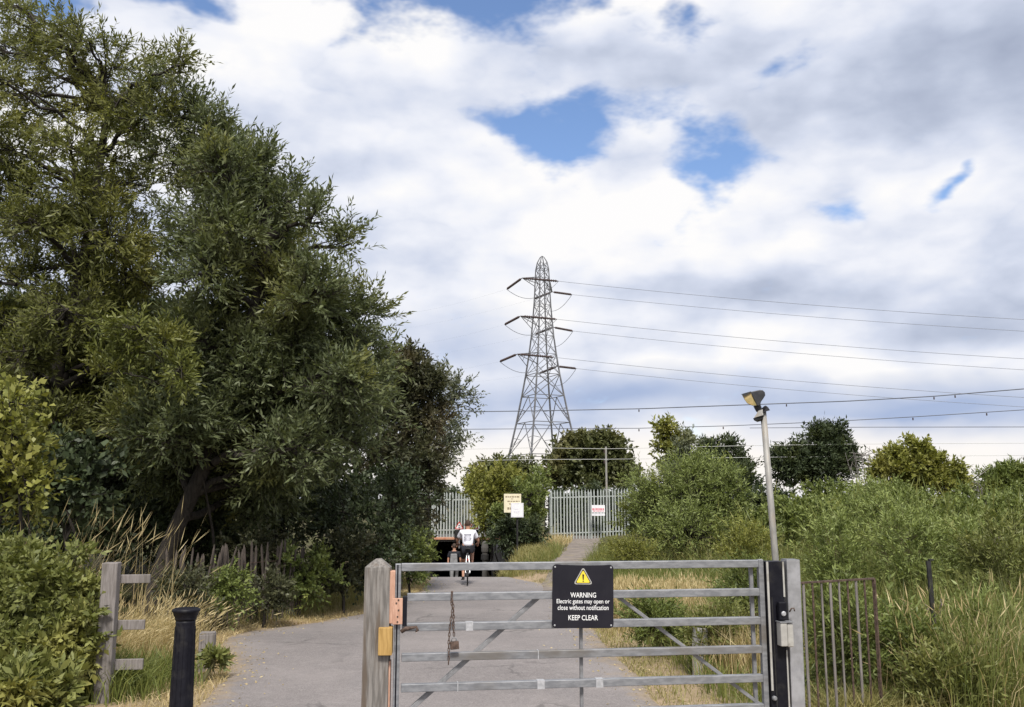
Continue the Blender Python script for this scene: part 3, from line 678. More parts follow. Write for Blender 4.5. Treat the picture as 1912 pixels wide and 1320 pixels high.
# chestnut paling under the trees
PA = [(at(316, 1100, 13.2).x, 13.2), (at(430, 1100, 14.2).x, 14.2), (at(560, 1100, 15.6).x, 15.6)]
cf = thing('paling_fence', 'old leaning brown paling fence half hidden beneath the trees', 'fence', (PA[0][0], PA[0][1], 0))
rp = random.Random(5); npale = 40
for i in range(npale):
    t = i / (npale - 1) * (len(PA) - 1); j = min(int(t), len(PA) - 2); w = t - j
    x = PA[j][0] * (1 - w) + PA[j + 1][0] * w - PA[0][0]; y = PA[j][1] * (1 - w) + PA[j + 1][1] * w - PA[0][1]
    h_ = 1.16 + rp.uniform(-.1, .08); r_ = rp.uniform(.015, .022)
    lean = rp.uniform(-.12, .12) + (.18 if 9 < i < 17 else 0)
    B_().tube([(x, y, -.05), (x + lean * .5, y + rp.uniform(-.02, .02), h_ * .5), (x + lean, y, h_ - .07), (x + lean * 1.05, y, h_)], [r_, r_, r_ * .95, .004], 5).build('pale', 'palewood', cf)
for zz in (.35, .9):
    B_().tube([(p[0] - PA[0][0], p[1] - PA[0][1] - .02, zz) for p in PA], .004, 4).build('binding_wire', 'rust', cf)

# ---------------------------------------------------------------- pylon and power lines
PYY = 180.0
pc = at(1014, 925, PYY)
pyl = thing('pylon', 'tall lattice steel electricity pylon rising behind the round tree', 'pylon', (pc.x, PYY, 0))
mpp = PYY / F * 1.0
lev = [(930, 80), (850, 62), (790, 48.5), (740, 38.5), (700, 31), (662, 25), (628, 20.5), (595, 17.5), (570, 15.5), (545, 14), (520, 13), (503, 12), (490, 9)]
def axis_u(v): return 1014 - (925 - v) * 0.004
LV = []
for v, hwid in lev:
    c = at(axis_u(v), v, PYY) - pyl.location
    r = hwid * mpp / .94 * 1.02
    LV.append([Vector((c.x + r * math.cos(R(a)), r * math.sin(R(a)), c.z)) for a in (70, 160, 250, 340)])
apex = at(1012, 478, PYY) - pyl.location
for j in range(4):
    n = len(LV)
    B_().tube([LV[i][j] for i in range(n)] + [LV[-1][j].lerp(apex, .6) + Vector((0, 0, .25)), apex], [.20 - .10 * i / n for i in range(n)] + [.08, .07], 4).build('leg', 'pylon', pyl)
br = B_()
for i in range(len(LV) - 1):
    wide = i < 3
    for j in range(4):
        a0, a1 = LV[i][j], LV[i][(j + 1) % 4]; b0, b1 = LV[i + 1][j], LV[i + 1][(j + 1) % 4]
        t = .085 if i < 4 else .06
        if wide:
            m = b0.lerp(b1, .5)
            br.tube([a0, m], t, 4, False).tube([a1, m], t, 4, False)
            q0, q1 = a0.lerp(m, .5), a1.lerp(m, .5); s0, s1 = a0.lerp(b0, .55), a1.lerp(b1, .55)
            br.tube([q0, s0], .05, 4, False).tube([q1, s1], .05, 4, False).tube([q0, a0.lerp(b0, .25)], .05, 4, False).tube([q1, a1.lerp(b1, .25)], .05, 4, False)
        else:
            br.tube([a0, b1], t, 4, False).tube([a1, b0], t, 4, False)
        if i in (0, 1, 2, 3, 4, 5, 7, 9, 10): br.tube([b0, b1], t * .9, 4, False)
br.build('bracing', 'pylon', pyl)
# six arms: near ones point left and towards the path, far ones right and away
arms = []
for (ub, vb, tu, tv, du) in ((0, 519, 975, 519, -1), (0, 592, 972, 590, -1), (0, 664, 966, 661, -1), (0, 519, 1031, 545, 1), (0, 592, 1033, 611, 1), (0, 664, 1041, 684, 1)):
    tipY = 173.5 if du < 0 else 187.5
    tip = at(tu, tv, tipY) - pyl.location
    li = min(range(len(lev)), key=lambda q: abs(lev[q][0] - vb))
    js = (1, 2) if du < 0 else (3, 0)
    am = B_()
    for j in js:
        top_, bot = LV[li][j], LV[li - 1][j].lerp(LV[li][j], .45)
        am.tube([top_, tip], .09, 4).tube([bot, tip], .08, 4)
        for w in (.35, .65): am.tube([top_.lerp(tip, w), bot.lerp(tip, w + .12)], .05, 4, False)
    for w in (.3, .6): am.tube([LV[li][js[0]].lerp(tip, w), LV[li][js[1]].lerp(tip, w + .12)], .05, 4, False)
    am.build('cross_arm', 'pylon', pyl)
    arms.append((tip, tu, tv, tipY, du))
def catenary(a, b, sag, n=40):
    return [a.lerp(b, i / n) - Vector((0, 0, sag * 4 * (i / n) * (1 - i / n))) for i in range(n + 1)]
names = ['top', 'middle', 'lowest']
lefts = ((946, 540), (942, 606), (933, 675)); rights = ((1068, 550), (1070, 618), (1076, 688))
ends_r = {(-1, 0): 580, (1, 0): 603, (-1, 1): 653, (1, 1): 675, (-1, 2): 725, (1, 2): 744}
ends_l = {(-1, 0): 585, (-1, 1): 645, (-1, 2): 700, (1, 0): 612, (1, 1): 668, (1, 2): 722}
def string(a, b, name='insulator_string'):
    d = (b - a); prof = []; n = 15
    pts, rs = [], []
    for i in range(n * 2 + 1):
        pts.append(a.lerp(b, .1 + .85 * i / (2 * n))); rs.append(.26 if i % 2 else .13)
    B_().tube([a] + pts + [b], [.05] + rs + [.05], 8).build(name, 'insul', pyl)
for i, (tip, tu, tv, ty, du) in enumerate(arms):
    k_ = i % 3
    W0 = pyl.location
    # outward string and wire
    if du < 0:
        lu, lv_ = lefts[k_]; e = at(lu, lv_, ty + 5) - W0
        string(tip, e)
        r_e = at(tu + 68, tv + 6, ty - 3.2) - W0
        string(tip, r_e)
    else:
        ru, rv = rights[k_]; r_e = at(ru, rv, ty - 3.0) - W0
        string(tip, r_e)
        e = at(tu - 34, tv + 13, ty + 5.5) - W0
        string(tip, e)
    # jumper loop below the arm
    mid = (e + r_e) / 2 - Vector((0, 0, 3.4 if du < 0 else 4.4))
    jp = []
    for q in range(17):
        t = q / 16; jp.append(e * (1 - t) ** 2 + mid * 2 * t * (1 - t) + r_e * t * t - Vector((0, 0, .9 * math.sin(math.pi * t))))
    B_().tube(jp, .05, 4).build('jumper_loop', 'wire', pyl)
    side = 'near' if du < 0 else 'far'
    far_r = at(1912, ends_r[(du, k_)], 152 if du < 0 else 165)
    st_w = W0 + r_e; end = st_w + (far_r - st_w) * 1.7
    o = B_().tube(catenary(Vector((0, 0, 0)), end - st_w, 1.6), .036, 4).build('power_line', 'wire'); o.location = st_w
    tag(o, f'overhead power line, {names[k_]} level on the {side} arm, running right', 'power line', 'pylon lines running right')
    far_l = at(760, ends_l[(du, k_)] - 8, 290)
    st_w = W0 + e; end = st_w + (far_l - st_w) * 1.6
    o = B_().tube(catenary(Vector((0, 0, 0)), end - st_w, 1.5, 30), .006, 4).build('power_line', 'wire'); o.location = st_w
    tag(o, f'faint overhead power line, {names[k_]} level on the {side} arm, running left', 'power line', 'pylon lines running left')

# railway wires behind the fences
def rail_wire(pts, Y0, Y1, r, m, label, clips=()):
    us = [p[0] for p in pts]; ua, ub = us[0], us[-1]
    P = []
    for i in range(61):
        u = ua + (ub - ua) * i / 60; v = np.interp(u, us, [p[1] for p in pts]); P.append(at(u, v, Y0 + (Y1 - Y0) * i / 60))
    o = thing('railway_wire', label, 'wire', P[0], group='railway wires')
    B_().tube([p - P[0] for p in P], r, 4).build('strand', m, o)
    for u in clips:
        i = min(60, max(0, round((u - ua) / (ub - ua) * 60))); p = P[i] - P[0]
        B_().tube([p - Vector((0, 0, .05)), p - Vector((0, 0, .2))], .04, 6).build('clip', 'insul', o)
    return o
rail_wire([(780, 770), (1000, 767), (1200, 763), (1400, 755.5), (1580, 749), (1740, 740), (1960, 722)], 62, 52, .030, 'railwire', 'uppermost railway wire, crossing behind the floodlight head', (890, 1200, 1460, 1738, 1784))
rail_wire([(780, 802), (1060, 800), (1195, 799.5), (1360, 795), (1550, 787), (1710, 778), (1960, 762)], 62, 52, .022, 'railwire', 'thin railway wire just below the uppermost one', (1195, 1356, 1546, 1710, 1848))
rail_wire([(1400, 799), (1620, 797.5), (1960, 797)], 66, 58, .022, 'railwire', 'thin level railway wire above the yellow-green tree at right')
rail_wire([(800, 840), (990, 836), (1134, 838), (1400, 832), (1600, 829), (1960, 827)], 44, 43, .010, 'palewire', 'pale wire strung from the top of the thin mast', (1134,))
rail_wire([(800, 862), (990, 858), (1134, 857.5), (1400, 854), (1600, 852), (1960, 850)], 44, 43, .010, 'palewire', 'pale wire strung just below the top of the mast', (1134,))
a = at(1134, 1000, 44.2)
ms = thing('wire_mast', 'thin pale mast behind the palisade gate carrying two wires', 'mast', (a.x, a.y, 0))
B_().tube([(0, 0, -.2), (0, 0, at(1134, 834, 44.2).z)], [.06, .045], 8).build('shaft', 'polegrey', ms)
B_().box(-.09, .09, -.03, .03, at(1134, 858, 44.2).z - .03, at(1134, 858, 44.2).z + .03).build('bracket', 'galv', ms)

# ---------------------------------------------------------------- palisade fences
def pale_mesh(h, w=.068):
    b = B_(); t = w / 2
    prof = [(-t, .0), (-t * .45, -.022), (t * .45, -.022), (t, .0), (t * .4, -.016), (-t * .4, -.016)]
    lo = [(x, y, 0) for x, y in prof]; hi = [(x, y, h - .12) for x, y in prof]; tp_ = [(x * .12, y, h) for x, y in prof]
    n = len(prof); b.add(lo + hi + tp_, [(i, (i + 1) % n, (i + 1) % n + n, i + n) for i in range(n)] + [(i + n, (i + 1) % n + n, (i + 1) % n + 2 * n, i + 2 * n) for i in range(n)])
    me = b.mesh('pale'); me.materials.append(M['palis']); return me
def palisade(name, label, u0, u1, v0a, v0b, vta, vtb, Ya, Yb, n, posts=()):
    A, Bq = at(u0, v0a, Ya), at(u1, v0b, Yb); TA, TB = at(u0, vta, Ya).z, at(u1, vtb, Yb).z
    root = thing(name, label, 'fence', (A.x, A.y, A.z), math.atan2(Bq.y - A.y, Bq.x - A.x))
    ln = math.hypot(Bq.x - A.x, Bq.y - A.y); hgt = TA - A.z; me = pale_mesh(hgt)
    dz = (Bq.z - A.z) / ln
    for i in range(n):
        x = ln * i / (n - 1); o = link('pale', me, None, root)
        o.location = (x, -.03, dz * x + random.uniform(-.02, .02)); o.rotation_euler = (0, R(random.uniform(-.6, .6)), 0)
    for zz in (.3, hgt - .38):
        B_().add([(-.05, -.004, zz), (ln + .05, -.004, zz + dz * ln), (ln + .05, .036, zz + dz * ln), (-.05, .036, zz), (-.05, -.004, zz + .05), (ln + .05, -.004, zz + .05 + dz * ln), (ln + .05, .036, zz + .05 + dz * ln), (-.05, .036, zz + .05)],
                 [(0, 1, 2, 3), (4, 7, 6, 5), (0, 4, 5, 1), (1, 5, 6, 2), (2, 6, 7, 3), (3, 7, 4, 0)]).build('rail', 'palis', root)
    for f in posts:
        B_().box(ln * f - .05, ln * f + .05, .037, .137, -.3, hgt - .1).build('post', 'palis', root)
    return root
palisade('palisade_fence', 'galvanised palisade fence and gate at the end of the dirt track', 1030, 1178, 1010, 1004, 915, 914, 43.0, 44.0, 27, (0.0, .5, .98))
palisade('palisade_fence', 'section of palisade fence standing above the dark underpass', 806, 900, 1004, 1003, 918, 917, 40.6, 40.9, 18, (0.02, .98))
def small_sign(name, label, u0, v0, u1, v1, Y, m, rows=(), mi='ink', parts=None, rim=None):
    a, b = at(u0, v1, Y), at(u1, v0, Y)
    o = thing(name, label, 'sign', ((a.x + b.x) / 2, Y, (a.z + b.z) / 2)); w, h = (b.x - a.x) / 2, (b.z - a.z) / 2
    B_().box(-w, w, -.004, .006, -h, h).build('panel', m, o, bevel=.002)
    rs = random.Random(len(label))
    for (f, x0, x1, th) in rows:
        x = x0
        while x < x1 - .05:
            wd = rs.uniform(.06, .16); e_ = min(x1, x + wd)
            B_().box(-w + 2 * w * x, -w + 2 * w * e_, -.0065, -.0042, h - 2 * h * f - th * h, h - 2 * h * f + th * h).build('printed_word', mi, o); x = e_ + .035
    if rim: ring([(-w * .93, -h * .93), (w * .93, -h * .93), (w * .93, h * .93), (-w * .93, h * .93)], [(-w * .86, -h * .88), (w * .86, -h * .88), (w * .86, h * .88), (-w * .86, h * .88)], -.0062, -.0041).build('printed_border', rim, o)
    return o
small_sign('fence_sign', 'faded red and white sign on the right palisade fence', 1105, 943, 1129.5, 957, 42.85, 'signwhite', ((.55, .03, .97, .26), (.8, .1, .9, .12)), 'signred')
small_sign('fence_sign', 'narrow white strip sign under the red one on the palisade', 1105, 958.5, 1129.5, 963, 42.85, 'signwhite', ((.5, .1, .9, .2),), 'inklilac')
# vertical name board left of the palisade, white letters down it
a = at(1021, 985, 42.4); zt5 = at(1021, 922, 42.4).z
vb = thing('vertical_sign_post', 'dark upright board with white painted letters left of the palisade', 'sign', (a.x, 42.4, a.z - .3))
B_().box(-.10, .10, -.01, .03, 0, zt5 - a.z + .3).build('board', 'blackmatt', vb)
for i, s_ in enumerate('WRGJ COMPV'):
    if s_ != ' ': text('lettering', s_, .15, 'white', vb, (0, -.012, zt5 - a.z + .3 - .12 - i * .15), rot=(math.pi / 2, R(90), 0), bold=.02, height=.12)
# sign post with cream notice and white notice
a = at(966, 1000, 33.0)
pp = thing('notice_post', 'dark thin post holding two notices before the yellow-green bush', 'post', (a.x, 33.03, hz(a.x, 33) - .1))
B_().tube([(0, 0, 0), (0, 0, at(966, 925, 33).z - pp.location.z)], .035, 8).build('shaft', 'blackmatt', pp)
B_().box(-.04, .04, -.01, .01, at(966, 925, 33).z - pp.location.z + .001, at(966, 925, 33).z - pp.location.z + .02).build('cap', 'blackmatt', pp)
small_sign('notice', 'faded cream notice with rows of brown print, upper on the notice post', 941, 922, 973, 957, 32.97, 'signcream', ((.16, .08, .95, .07), (.27, .4, .6, .03), (.40, .2, .92, .05), (.54, .3, .9, .05), (.78, .2, .4, .12)), 'inkbrown')
small_sign('notice', 'square white bordered notice, lower on the notice post', 954, 939, 977.5, 966, 32.94, 'signwhite', ((.45, .3, .6, .03), (.6, .25, .68, .05), (.68, .25, .6, .04)), 'inklilac', rim='inklilac')
# low headroom signs on the underpass parapet
for u, lab in ((857.5, 'red bordered triangular sign left of the cyclist above the underpass'), (885, 'red bordered triangular sign right of the cyclist above the underpass')):
    c = at(u, 983, 39.7)
    o = thing('headroom_sign', lab, 'sign', (c.x, 39.7, c.z), R(-4))
    s_ = at(u + 8.5, 983, 39.7).x - c.x
    B_().prism(tri(s_, .05, 0), -.004, .006).build('panel', 'white', o)
    ring(tri(s_ * 1.03, .05, 0), tri(s_ * .74, .03, 0), -.008, -.003).build('red_border', 'red', o)
    B_().prism([(-.05, -.02), (.05, -.02), (0, -.085)], -.0075, -.0045).build('lower_arrow', 'ink', o)
    B_().prism([(-.05, .02), (.05, .02), (0, .085)], -.0075, -.0045).build('upper_arrow', 'ink', o)
    B_().box(-s_ * 1.05, s_ * 1.05, -.002, .012, -s_ * .62 - .36, -s_ * .62 - .02).build('backing_board', 'blackmatt', o)
    B_().box(-.03, .03, .013, .05, -s_ * .62 - .8, .1).build('stem', 'galv_dark', o)
a = at(905, 1072, 35.5)
gm = thing('marker_post', 'pale stubby marker post right of the underpass mouth', 'post', (a.x, 35.5, at(905, 1060, 35.5).z))
B_().lathe([(.10, -.5), (.10, .55), (.13, .6), (.14, .75), (.10, .95), (.03, 1.0)], 12).build('shaft', 'concrete', gm)
B_().lathe([(.145, .3), (.145, .5)], 12).build('dark_band', 'blackmatt', gm)

# ---------------------------------------------------------------- people and the bicycle
def skin(name, verts, edges, m, parent, sub=2, root=0):
    """verts: (x, y, z, rx, ry) joints; grows one continuous surface along the edges"""
    me = bpy.data.meshes.new(name); me.from_pydata([v[:3] for v in verts], edges, [])
    o = bpy.data.objects.new(name, me); COL.objects.link(o)
    md = o.modifiers.new('skin', 'SKIN'); md.use_smooth_shade = True
    sv = me.skin_vertices[0].data if len(me.skin_vertices) else None
    for i, v in enumerate(verts):
        sv[i].radius = (v[3], v[4] if len(v) > 4 else v[3]); sv[i].use_root = (i == root)
    s_ = o.modifiers.new('sub', 'SUBSURF'); s_.levels = sub; s_.render_levels = sub
    bpy.context.view_layer.update()
    nm = bpy.data.meshes.new_from_object(o.evaluated_get(bpy.context.evaluated_depsgraph_get()))
    bpy.data.objects.remove(o); nm.materials.clear()
    q = link(name, nm, m, parent); nm.polygons.foreach_set('use_smooth', [True] * len(nm.polygons)); return q
def chain_(V, E, start, pts):
    i = start
    for p in pts:
        V.append(p); E.append((i, len(V) - 1)); i = len(V) - 1
    return i
def hand(V, E, wrist, d, side, curl):
    """palm and five fingers grown from a wrist joint; d forward, fingers curl downwards"""
    w = Vector(V[wrist][:3]); d = Vector(d).normalized(); up = Vector((0, 0, 1)); lat = d.cross(up).normalized()
    p = w + d * .055; palm = chain_(V, E, wrist, [(p.x, p.y, p.z, .034, .02)])
    for j, l in enumerate((.062, .072, .068, .052)):
        a = p + lat * (.027 - .018 * j) + d * .03
        b = a + d * l * .5 - up * l * curl * .4; c = b + d * l * .15 - up * l * .55 * curl
        chain_(V, E, palm, [(a.x, a.y, a.z, .009), (b.x, b.y, b.z, .0085), (c.x, c.y, c.z, .0075)])
    a = w + d * .02 - lat * side * -.03; b = a + d * .03 + lat * side * .022 - up * .01; c = b + d * .02 - up * .02
    chain_(V, E, wrist, [(a.x, a.y, a.z, .011), (b.x, b.y, b.z, .0095), (c.x, c.y, c.z, .008)])
def head_bits(root, c, s=1.0):
    """hair cap, ears and face round a head centred at c, looking along +y"""
    c = Vector(c)
    bm = bmesh.new(); bmesh.ops.create_uvsphere(bm, u_segments=20, v_segments=14, radius=1)
    for v in list(bm.verts):
        if v.co.z < -.35 or (v.co.y > .45 and v.co.z < .45): bm.verts.remove(v)
    for v in bm.verts: v.co = Vector((v.co.x * .088, v.co.y * .108 - .006, v.co.z * .122 + .012)) * s + c
    me = bpy.data.meshes.new('hair'); bm.to_mesh(me); bm.free()
    o = link('hair', me, 'hair', root, smooth=True); md = o.modifiers.new('thick', 'SOLIDIFY'); md.thickness = .012
    for sd_ in (-1, 1):
        B_().lathe([(.006, -.03), (.016, -.015), (.019, .005), (.014, .026), (.004, .032)], 8).build('ear', 'skin', root, smooth=True).location = c + Vector((sd_ * .087, .0, -.005)) * s
        B_().lathe([(.002, -.008), (.011, -.004), (.011, .004), (.002, .008)], 8).build('eye', 'ink', root).location = c + Vector((sd_ * .033, .088, .005)) * s
    B_().add([c + Vector(q) * s for q in ((-.012, .094, .02), (.012, .094, .02), (.018, .092, -.03), (-.018, .092, -.03), (0, .122, -.026))], [(0, 1, 4), (1, 2, 4), (2, 3, 4), (3, 0, 4)]).build('nose', 'skin', root)
    B_().box(-.026, .026, .086, .096, -.062, -.052).build('mouth', 'signred', root).location = c

CY = 25.0
cpos = at(873, 1095, CY); czg = cpos.z
bike = thing('bicycle', 'slim bicycle ridden towards the underpass by the person in white', 'bicycle', (cpos.x, CY, czg), R(3))
def wheel(y, parent):
    w = thing_part('wheel', parent); w.location = (0, y, .335)
    t = B_(); n = 40
    def tor(R0, r, seg=8):
        vs, fs = [], []
        for i in range(n):
            a = 2 * math.pi * i / n
            for j in range(seg):
                b = 2 * math.pi * j / seg; q = R0 + r * math.cos(b); vs.append((r * math.sin(b), q * math.cos(a), q * math.sin(a)))
        for i in range(n):
            for j in range(seg): fs.append((i * seg + j, i * seg + (j + 1) % seg, ((i + 1) % n) * seg + (j + 1) % seg, ((i + 1) % n) * seg + j))
        return B_().add(vs, fs)
    tor(.318, .018).build('tyre', 'blackmatt', w, smooth=True)
    rm = tor(.296, .009, 6).build('rim', 'bikesilver', w)
    sp = B_().tube([(-.035, 0, 0), (.035, 0, 0)], .018, 8)
    for i in range(20):
        a = 2 * math.pi * i / 20; sp.tube([(.028 * (1 if i % 2 else -1), 0, 0), (0, .296 * math.cos(a), .296 * math.sin(a))], .0022, 3, False)
    sp.build('spokes', 'bikesilver', w)
def thing_part(name, parent):
    o = bpy.data.objects.new(name, None); COL.objects.link(o); o.parent = parent; return o
# wheels are parts with tyre, rim and spokes below them
wheel(.335, bike); wheel(1.37, bike)
fr = B_()
for a_, b_, r_ in (((0, .76, .29), (0, .58, .82), .017), ((0, .76, .29), (0, 1.22, .84), .02), ((0, .58, .78), (0, 1.2, .88), .017), ((0, 1.22, .82), (0, 1.19, .98), .02),
                  ((-.06, .335, .335), (-.03, .58, .78), .010), ((.06, .335, .335), (.03, .58, .78), .010), ((-.06, .335, .335), (-.03, .76, .29), .010), ((.06, .335, .335), (.03, .76, .29), .010),
                  ((-.05, 1.37, .335), (-.05, 1.24, .74), .012), ((.05, 1.37, .335), (.05, 1.24, .74), .012), ((-.055, 1.24, .74), (.055, 1.24, .74), .012)):
    fr.tube([a_, b_], r_, 8)
fr.build('frame', 'bikesilver', bike)
B_().tube([(0, .58, .8), (0, .55, .95)], .013, 8).build('seat_post', 'galv', bike)
B_().add([(-.075, .42, .95), (.075, .42, .95), (.02, .70, .955), (-.02, .70, .955), (-.065, .43, .985), (.065, .43, .985), (.014, .69, .98), (-.014, .69, .98)], [(0, 3, 2, 1), (4, 5, 6, 7), (0, 1, 5, 4), (1, 2, 6, 5), (2, 3, 7, 6), (3, 0, 4, 7)]).build('saddle', 'blackmatt', bike, bevel=.012)
B_().tube([(-.29, 1.12, 1.04), (-.15, 1.2, 1.02), (0, 1.22, 1.0), (.15, 1.2, 1.02), (.29, 1.12, 1.04)], .013, 8).build('handlebar', 'blackmatt', bike)
ck = B_().tube([(-.07, .76, .29), (-.09, .72, .13)], .012, 6).tube([(.07, .76, .29), (.09, .80, .45)], .012, 6).tube([(-.07, .76, .29), (.07, .76, .29)], .02, 8)
ck.build('cranks', 'galv', bike)
for x_, y_, z_ in ((-.13, .72, .125), (.13, .80, .455)): B_().box(x_ - .045, x_ + .045, y_ - .04, y_ + .04, z_ - .012, z_ + .012).build('pedal', 'blackmatt', bike)
B_().box(-.02, .02, .30, .33, .62, .70).build('rear_reflector', 'red', bike)

def rider():
    s = .95
    p = thing('person', 'person in white printed t-shirt and dark shorts riding the bicycle', 'person', (cpos.x, CY, czg), R(3))
    V, E = [], []
    V.append((0, .56, 1.01, .125, .10))
    sp = chain_(V, E, 0, [(0, .62, 1.14, .13, .095), (0, .70, 1.28, .15, .10), (0, .77, 1.38, .14, .085)])
    nk = chain_(V, E, sp, [(0, .81, 1.455, .05, .05)])
    chain_(V, E, nk, [(0, .84, 1.52, .07, .078), (0, .86, 1.585, .082, .098), (0, .86, 1.65, .06, .07)])
    for sd_ in (-1, 1):
        sh_ = chain_(V, E, sp, [(sd_ * .17, .78, 1.385, .062)])
        wr = chain_(V, E, sh_, [(sd_ * .235, .86, 1.26, .047), (sd_ * .295, .93, 1.15, .04), (sd_ * .29, 1.03, 1.09, .034), (sd_ * .28, 1.085, 1.07, .026)])
        hand(V, E, wr, (-.05 * sd_, 1, -.15), -sd_, 1.0)
        hp_ = chain_(V, E, 0, [(sd_ * .095, .60, .97, .088)])
        if sd_ < 0: chain_(V, E, hp_, [(-.115, .78, .77, .075), (-.12, .93, .60, .055), (-.12, .82, .40, .05), (-.12, .69, .22, .034), (-.12, .66, .17, .034)])
        else: chain_(V, E, hp_, [(.12, .82, .93, .075), (.13, 1.02, .88, .056), (.125, .91, .70, .05), (.12, .77, .54, .034), (.12, .745, .50, .034)])
    skin('body', V, E, 'skin', p)
    V, E = [(0, .555, .99, .15, .125)], []
    c_ = chain_(V, E, 0, [(0, .62, 1.13, .16, .125), (0, .70, 1.27, .18, .125), (0, .775, 1.385, .165, .105)])
    chain_(V, E, c_, [(0, .805, 1.435, .075, .07)])
    for sd_ in (-1, 1): chain_(V, E, c_, [(sd_ * .175, .785, 1.385, .085), (sd_ * .225, .84, 1.285, .078), (sd_ * .245, .87, 1.235, .076)])
    sh = skin('t_shirt', V, E, 'tee', p)
    for i in range(6):
        z = 1.345 - i * .034; y = .56 + (z - 1.0) * .52 - .062
        B_().box(-.10 + .008 * (i % 2), .10 - .012 * (i % 3), y - .075, y - .068 + .05, z - .006, z + .006).build('printed_line', 'ink', sh)
    V, E = [(0, .555, .985, .135, .115)], []
    chain_(V, E, 0, [(-.095, .60, .955, .105), (-.115, .76, .79, .095), (-.118, .86, .68, .088)]); chain_(V, E, 0, [(.095, .60, .955, .105), (.12, .8, .935, .095), (.125, .93, .905, .085)])
    skin('shorts', V, E, 'navy', p)
    for sd_, y, z in ((-1, .66, .16), (1, .745, .485)):
        B_().add([(sd_ * .12 + x, y + yy, z + zz) for x, yy, zz in ((-.042, -.07, -.03), (.042, -.07, -.03), (.045, .16, -.03), (-.045, .16, -.03), (-.036, -.065, .05), (.036, -.065, .05), (.03, .14, .01), (-.03, .14, .01))],
                 [(0, 3, 2, 1), (4, 5, 6, 7), (0, 1, 5, 4), (1, 2, 6, 5), (2, 3, 7, 6), (3, 0, 4, 7)]).build('shoe', 'blackmatt', p, bevel=.012)
    head_bits(p, (0, .86, 1.60))
rider()
def walker():
    a = at(848, 1070, 36.0); z0 = hz(a.x, 36.0) + .03
    p = thing('person', 'dim figure in dark top and grey trousers walking into the underpass', 'person', (a.x, 36.0, z0), R(4))
    V, E = [(0, 0, .95, .12, .1)], []
    sp = chain_(V, E, 0, [(0, .02, 1.1, .125, .09), (0, .03, 1.25, .145, .095), (0, .03, 1.38, .135, .08)])
    nk = chain_(V, E, sp, [(0, .04, 1.46, .05, .05)]); chain_(V, E, nk, [(0, .06, 1.53, .068, .075), (0, .07, 1.6, .08, .095), (0, .07, 1.665, .058, .068)])
    for sd_ in (-1, 1):
        s_ = chain_(V, E, sp, [(sd_ * .165, .03, 1.38, .06)])
        wr = chain_(V, E, s_, [(sd_ * .215, .01, 1.24, .046), (sd_ * .235, .0, 1.1, .038), (sd_ * .235, .06 * sd_ + .03, .95, .032), (sd_ * .235, .1 * sd_ + .04, .86, .025)])
        hand(V, E, wr, (0, .25, -1), sd_, .35)
        h_ = chain_(V, E, 0, [(sd_ * .09, 0, .9, .085)])
        chain_(V, E, h_, [(sd_ * .095, .08 * sd_, .7, .072), (sd_ * .095, .14 * sd_ + .03, .5, .055), (sd_ * .095, .16 * sd_ - .02, .3, .05), (sd_ * .095, .2 * sd_ - .06, .11, .034), (sd_ * .095, .2 * sd_ - .06, .06, .036)])
    skin('body', V, E, 'skin', p)
    V, E = [(0, .0, .97, .145, .12)], []
    c_ = chain_(V, E, 0, [(0, .02, 1.1, .15, .115), (0, .03, 1.25, .168, .115), (0, .03, 1.385, .155, .1)]); chain_(V, E, c_, [(0, .035, 1.44, .07, .065)])
    for sd_ in (-1, 1): chain_(V, E, c_, [(sd_ * .17, .03, 1.38, .08), (sd_ * .21, .015, 1.26, .07), (sd_ * .222, .01, 1.19, .068)])
    skin('jacket', V, E, 'navy', p)
    V, E = [(0, 0, .95, .13, .11)], []
    for sd_ in (-1, 1): chain_(V, E, 0, [(sd_ * .09, 0, .88, .1), (sd_ * .095, .08 * sd_, .7, .088), (sd_ * .095, .14 * sd_ + .03, .5, .07), (sd_ * .095, .16 * sd_ - .02, .3, .066), (sd_ * .095, .19 * sd_ - .05, .13, .06)])
    skin('trousers', V, E, 'greycloth', p)
    for sd_ in (-1, 1):
        y = .2 * sd_ - .06
        B_().add([(sd_ * .095 + x, y + yy, zz) for x, yy, zz in ((-.042, -.07, 0), (.042, -.07, 0), (.045, .18, 0), (-.045, .18, 0), (-.036, -.065, .09), (.036, -.065, .09), (.03, .16, .04), (-.03, .16, .04))],
                 [(0, 3, 2, 1), (4, 5, 6, 7), (0, 1, 5, 4), (1, 2, 6, 5), (2, 3, 7, 6), (3, 0, 4, 7)]).build('shoe', 'white', p, bevel=.012)
    bg_ = B_().add([(x, y, z) for x, y, z in ((-.17, -.22, 1.0), (.13, -.22, 1.0), (.13, -.085, 1.0), (-.17, -.085, 1.0), (-.14, -.2, 1.36), (.10, -.2, 1.36), (.10, -.08, 1.36), (-.14, -.08, 1.36))], [(0, 3, 2, 1), (4, 5, 6, 7), (0, 1, 5, 4), (1, 2, 6, 5), (2, 3, 7, 6), (3, 0, 4, 7)])
    b = thing('backpack', 'grey backpack on the figure walking into the underpass', 'backpack', (a.x, 36.0, z0), R(4))
    bg_.build('bag', 'greycloth', b, bevel=.03)
    for sd_ in (-1, 1): B_().tube([(sd_ * .09 - .02, -.1, 1.33), (sd_ * .1 - .01, .0, 1.47), (sd_ * .1, .14, 1.38), (sd_ * .11, .13, 1.15), (sd_ * .1, -.09, 1.03)], .012, 6).build('strap', 'navy', b)
    head_bits(p, (0, .07, 1.615))
walker()

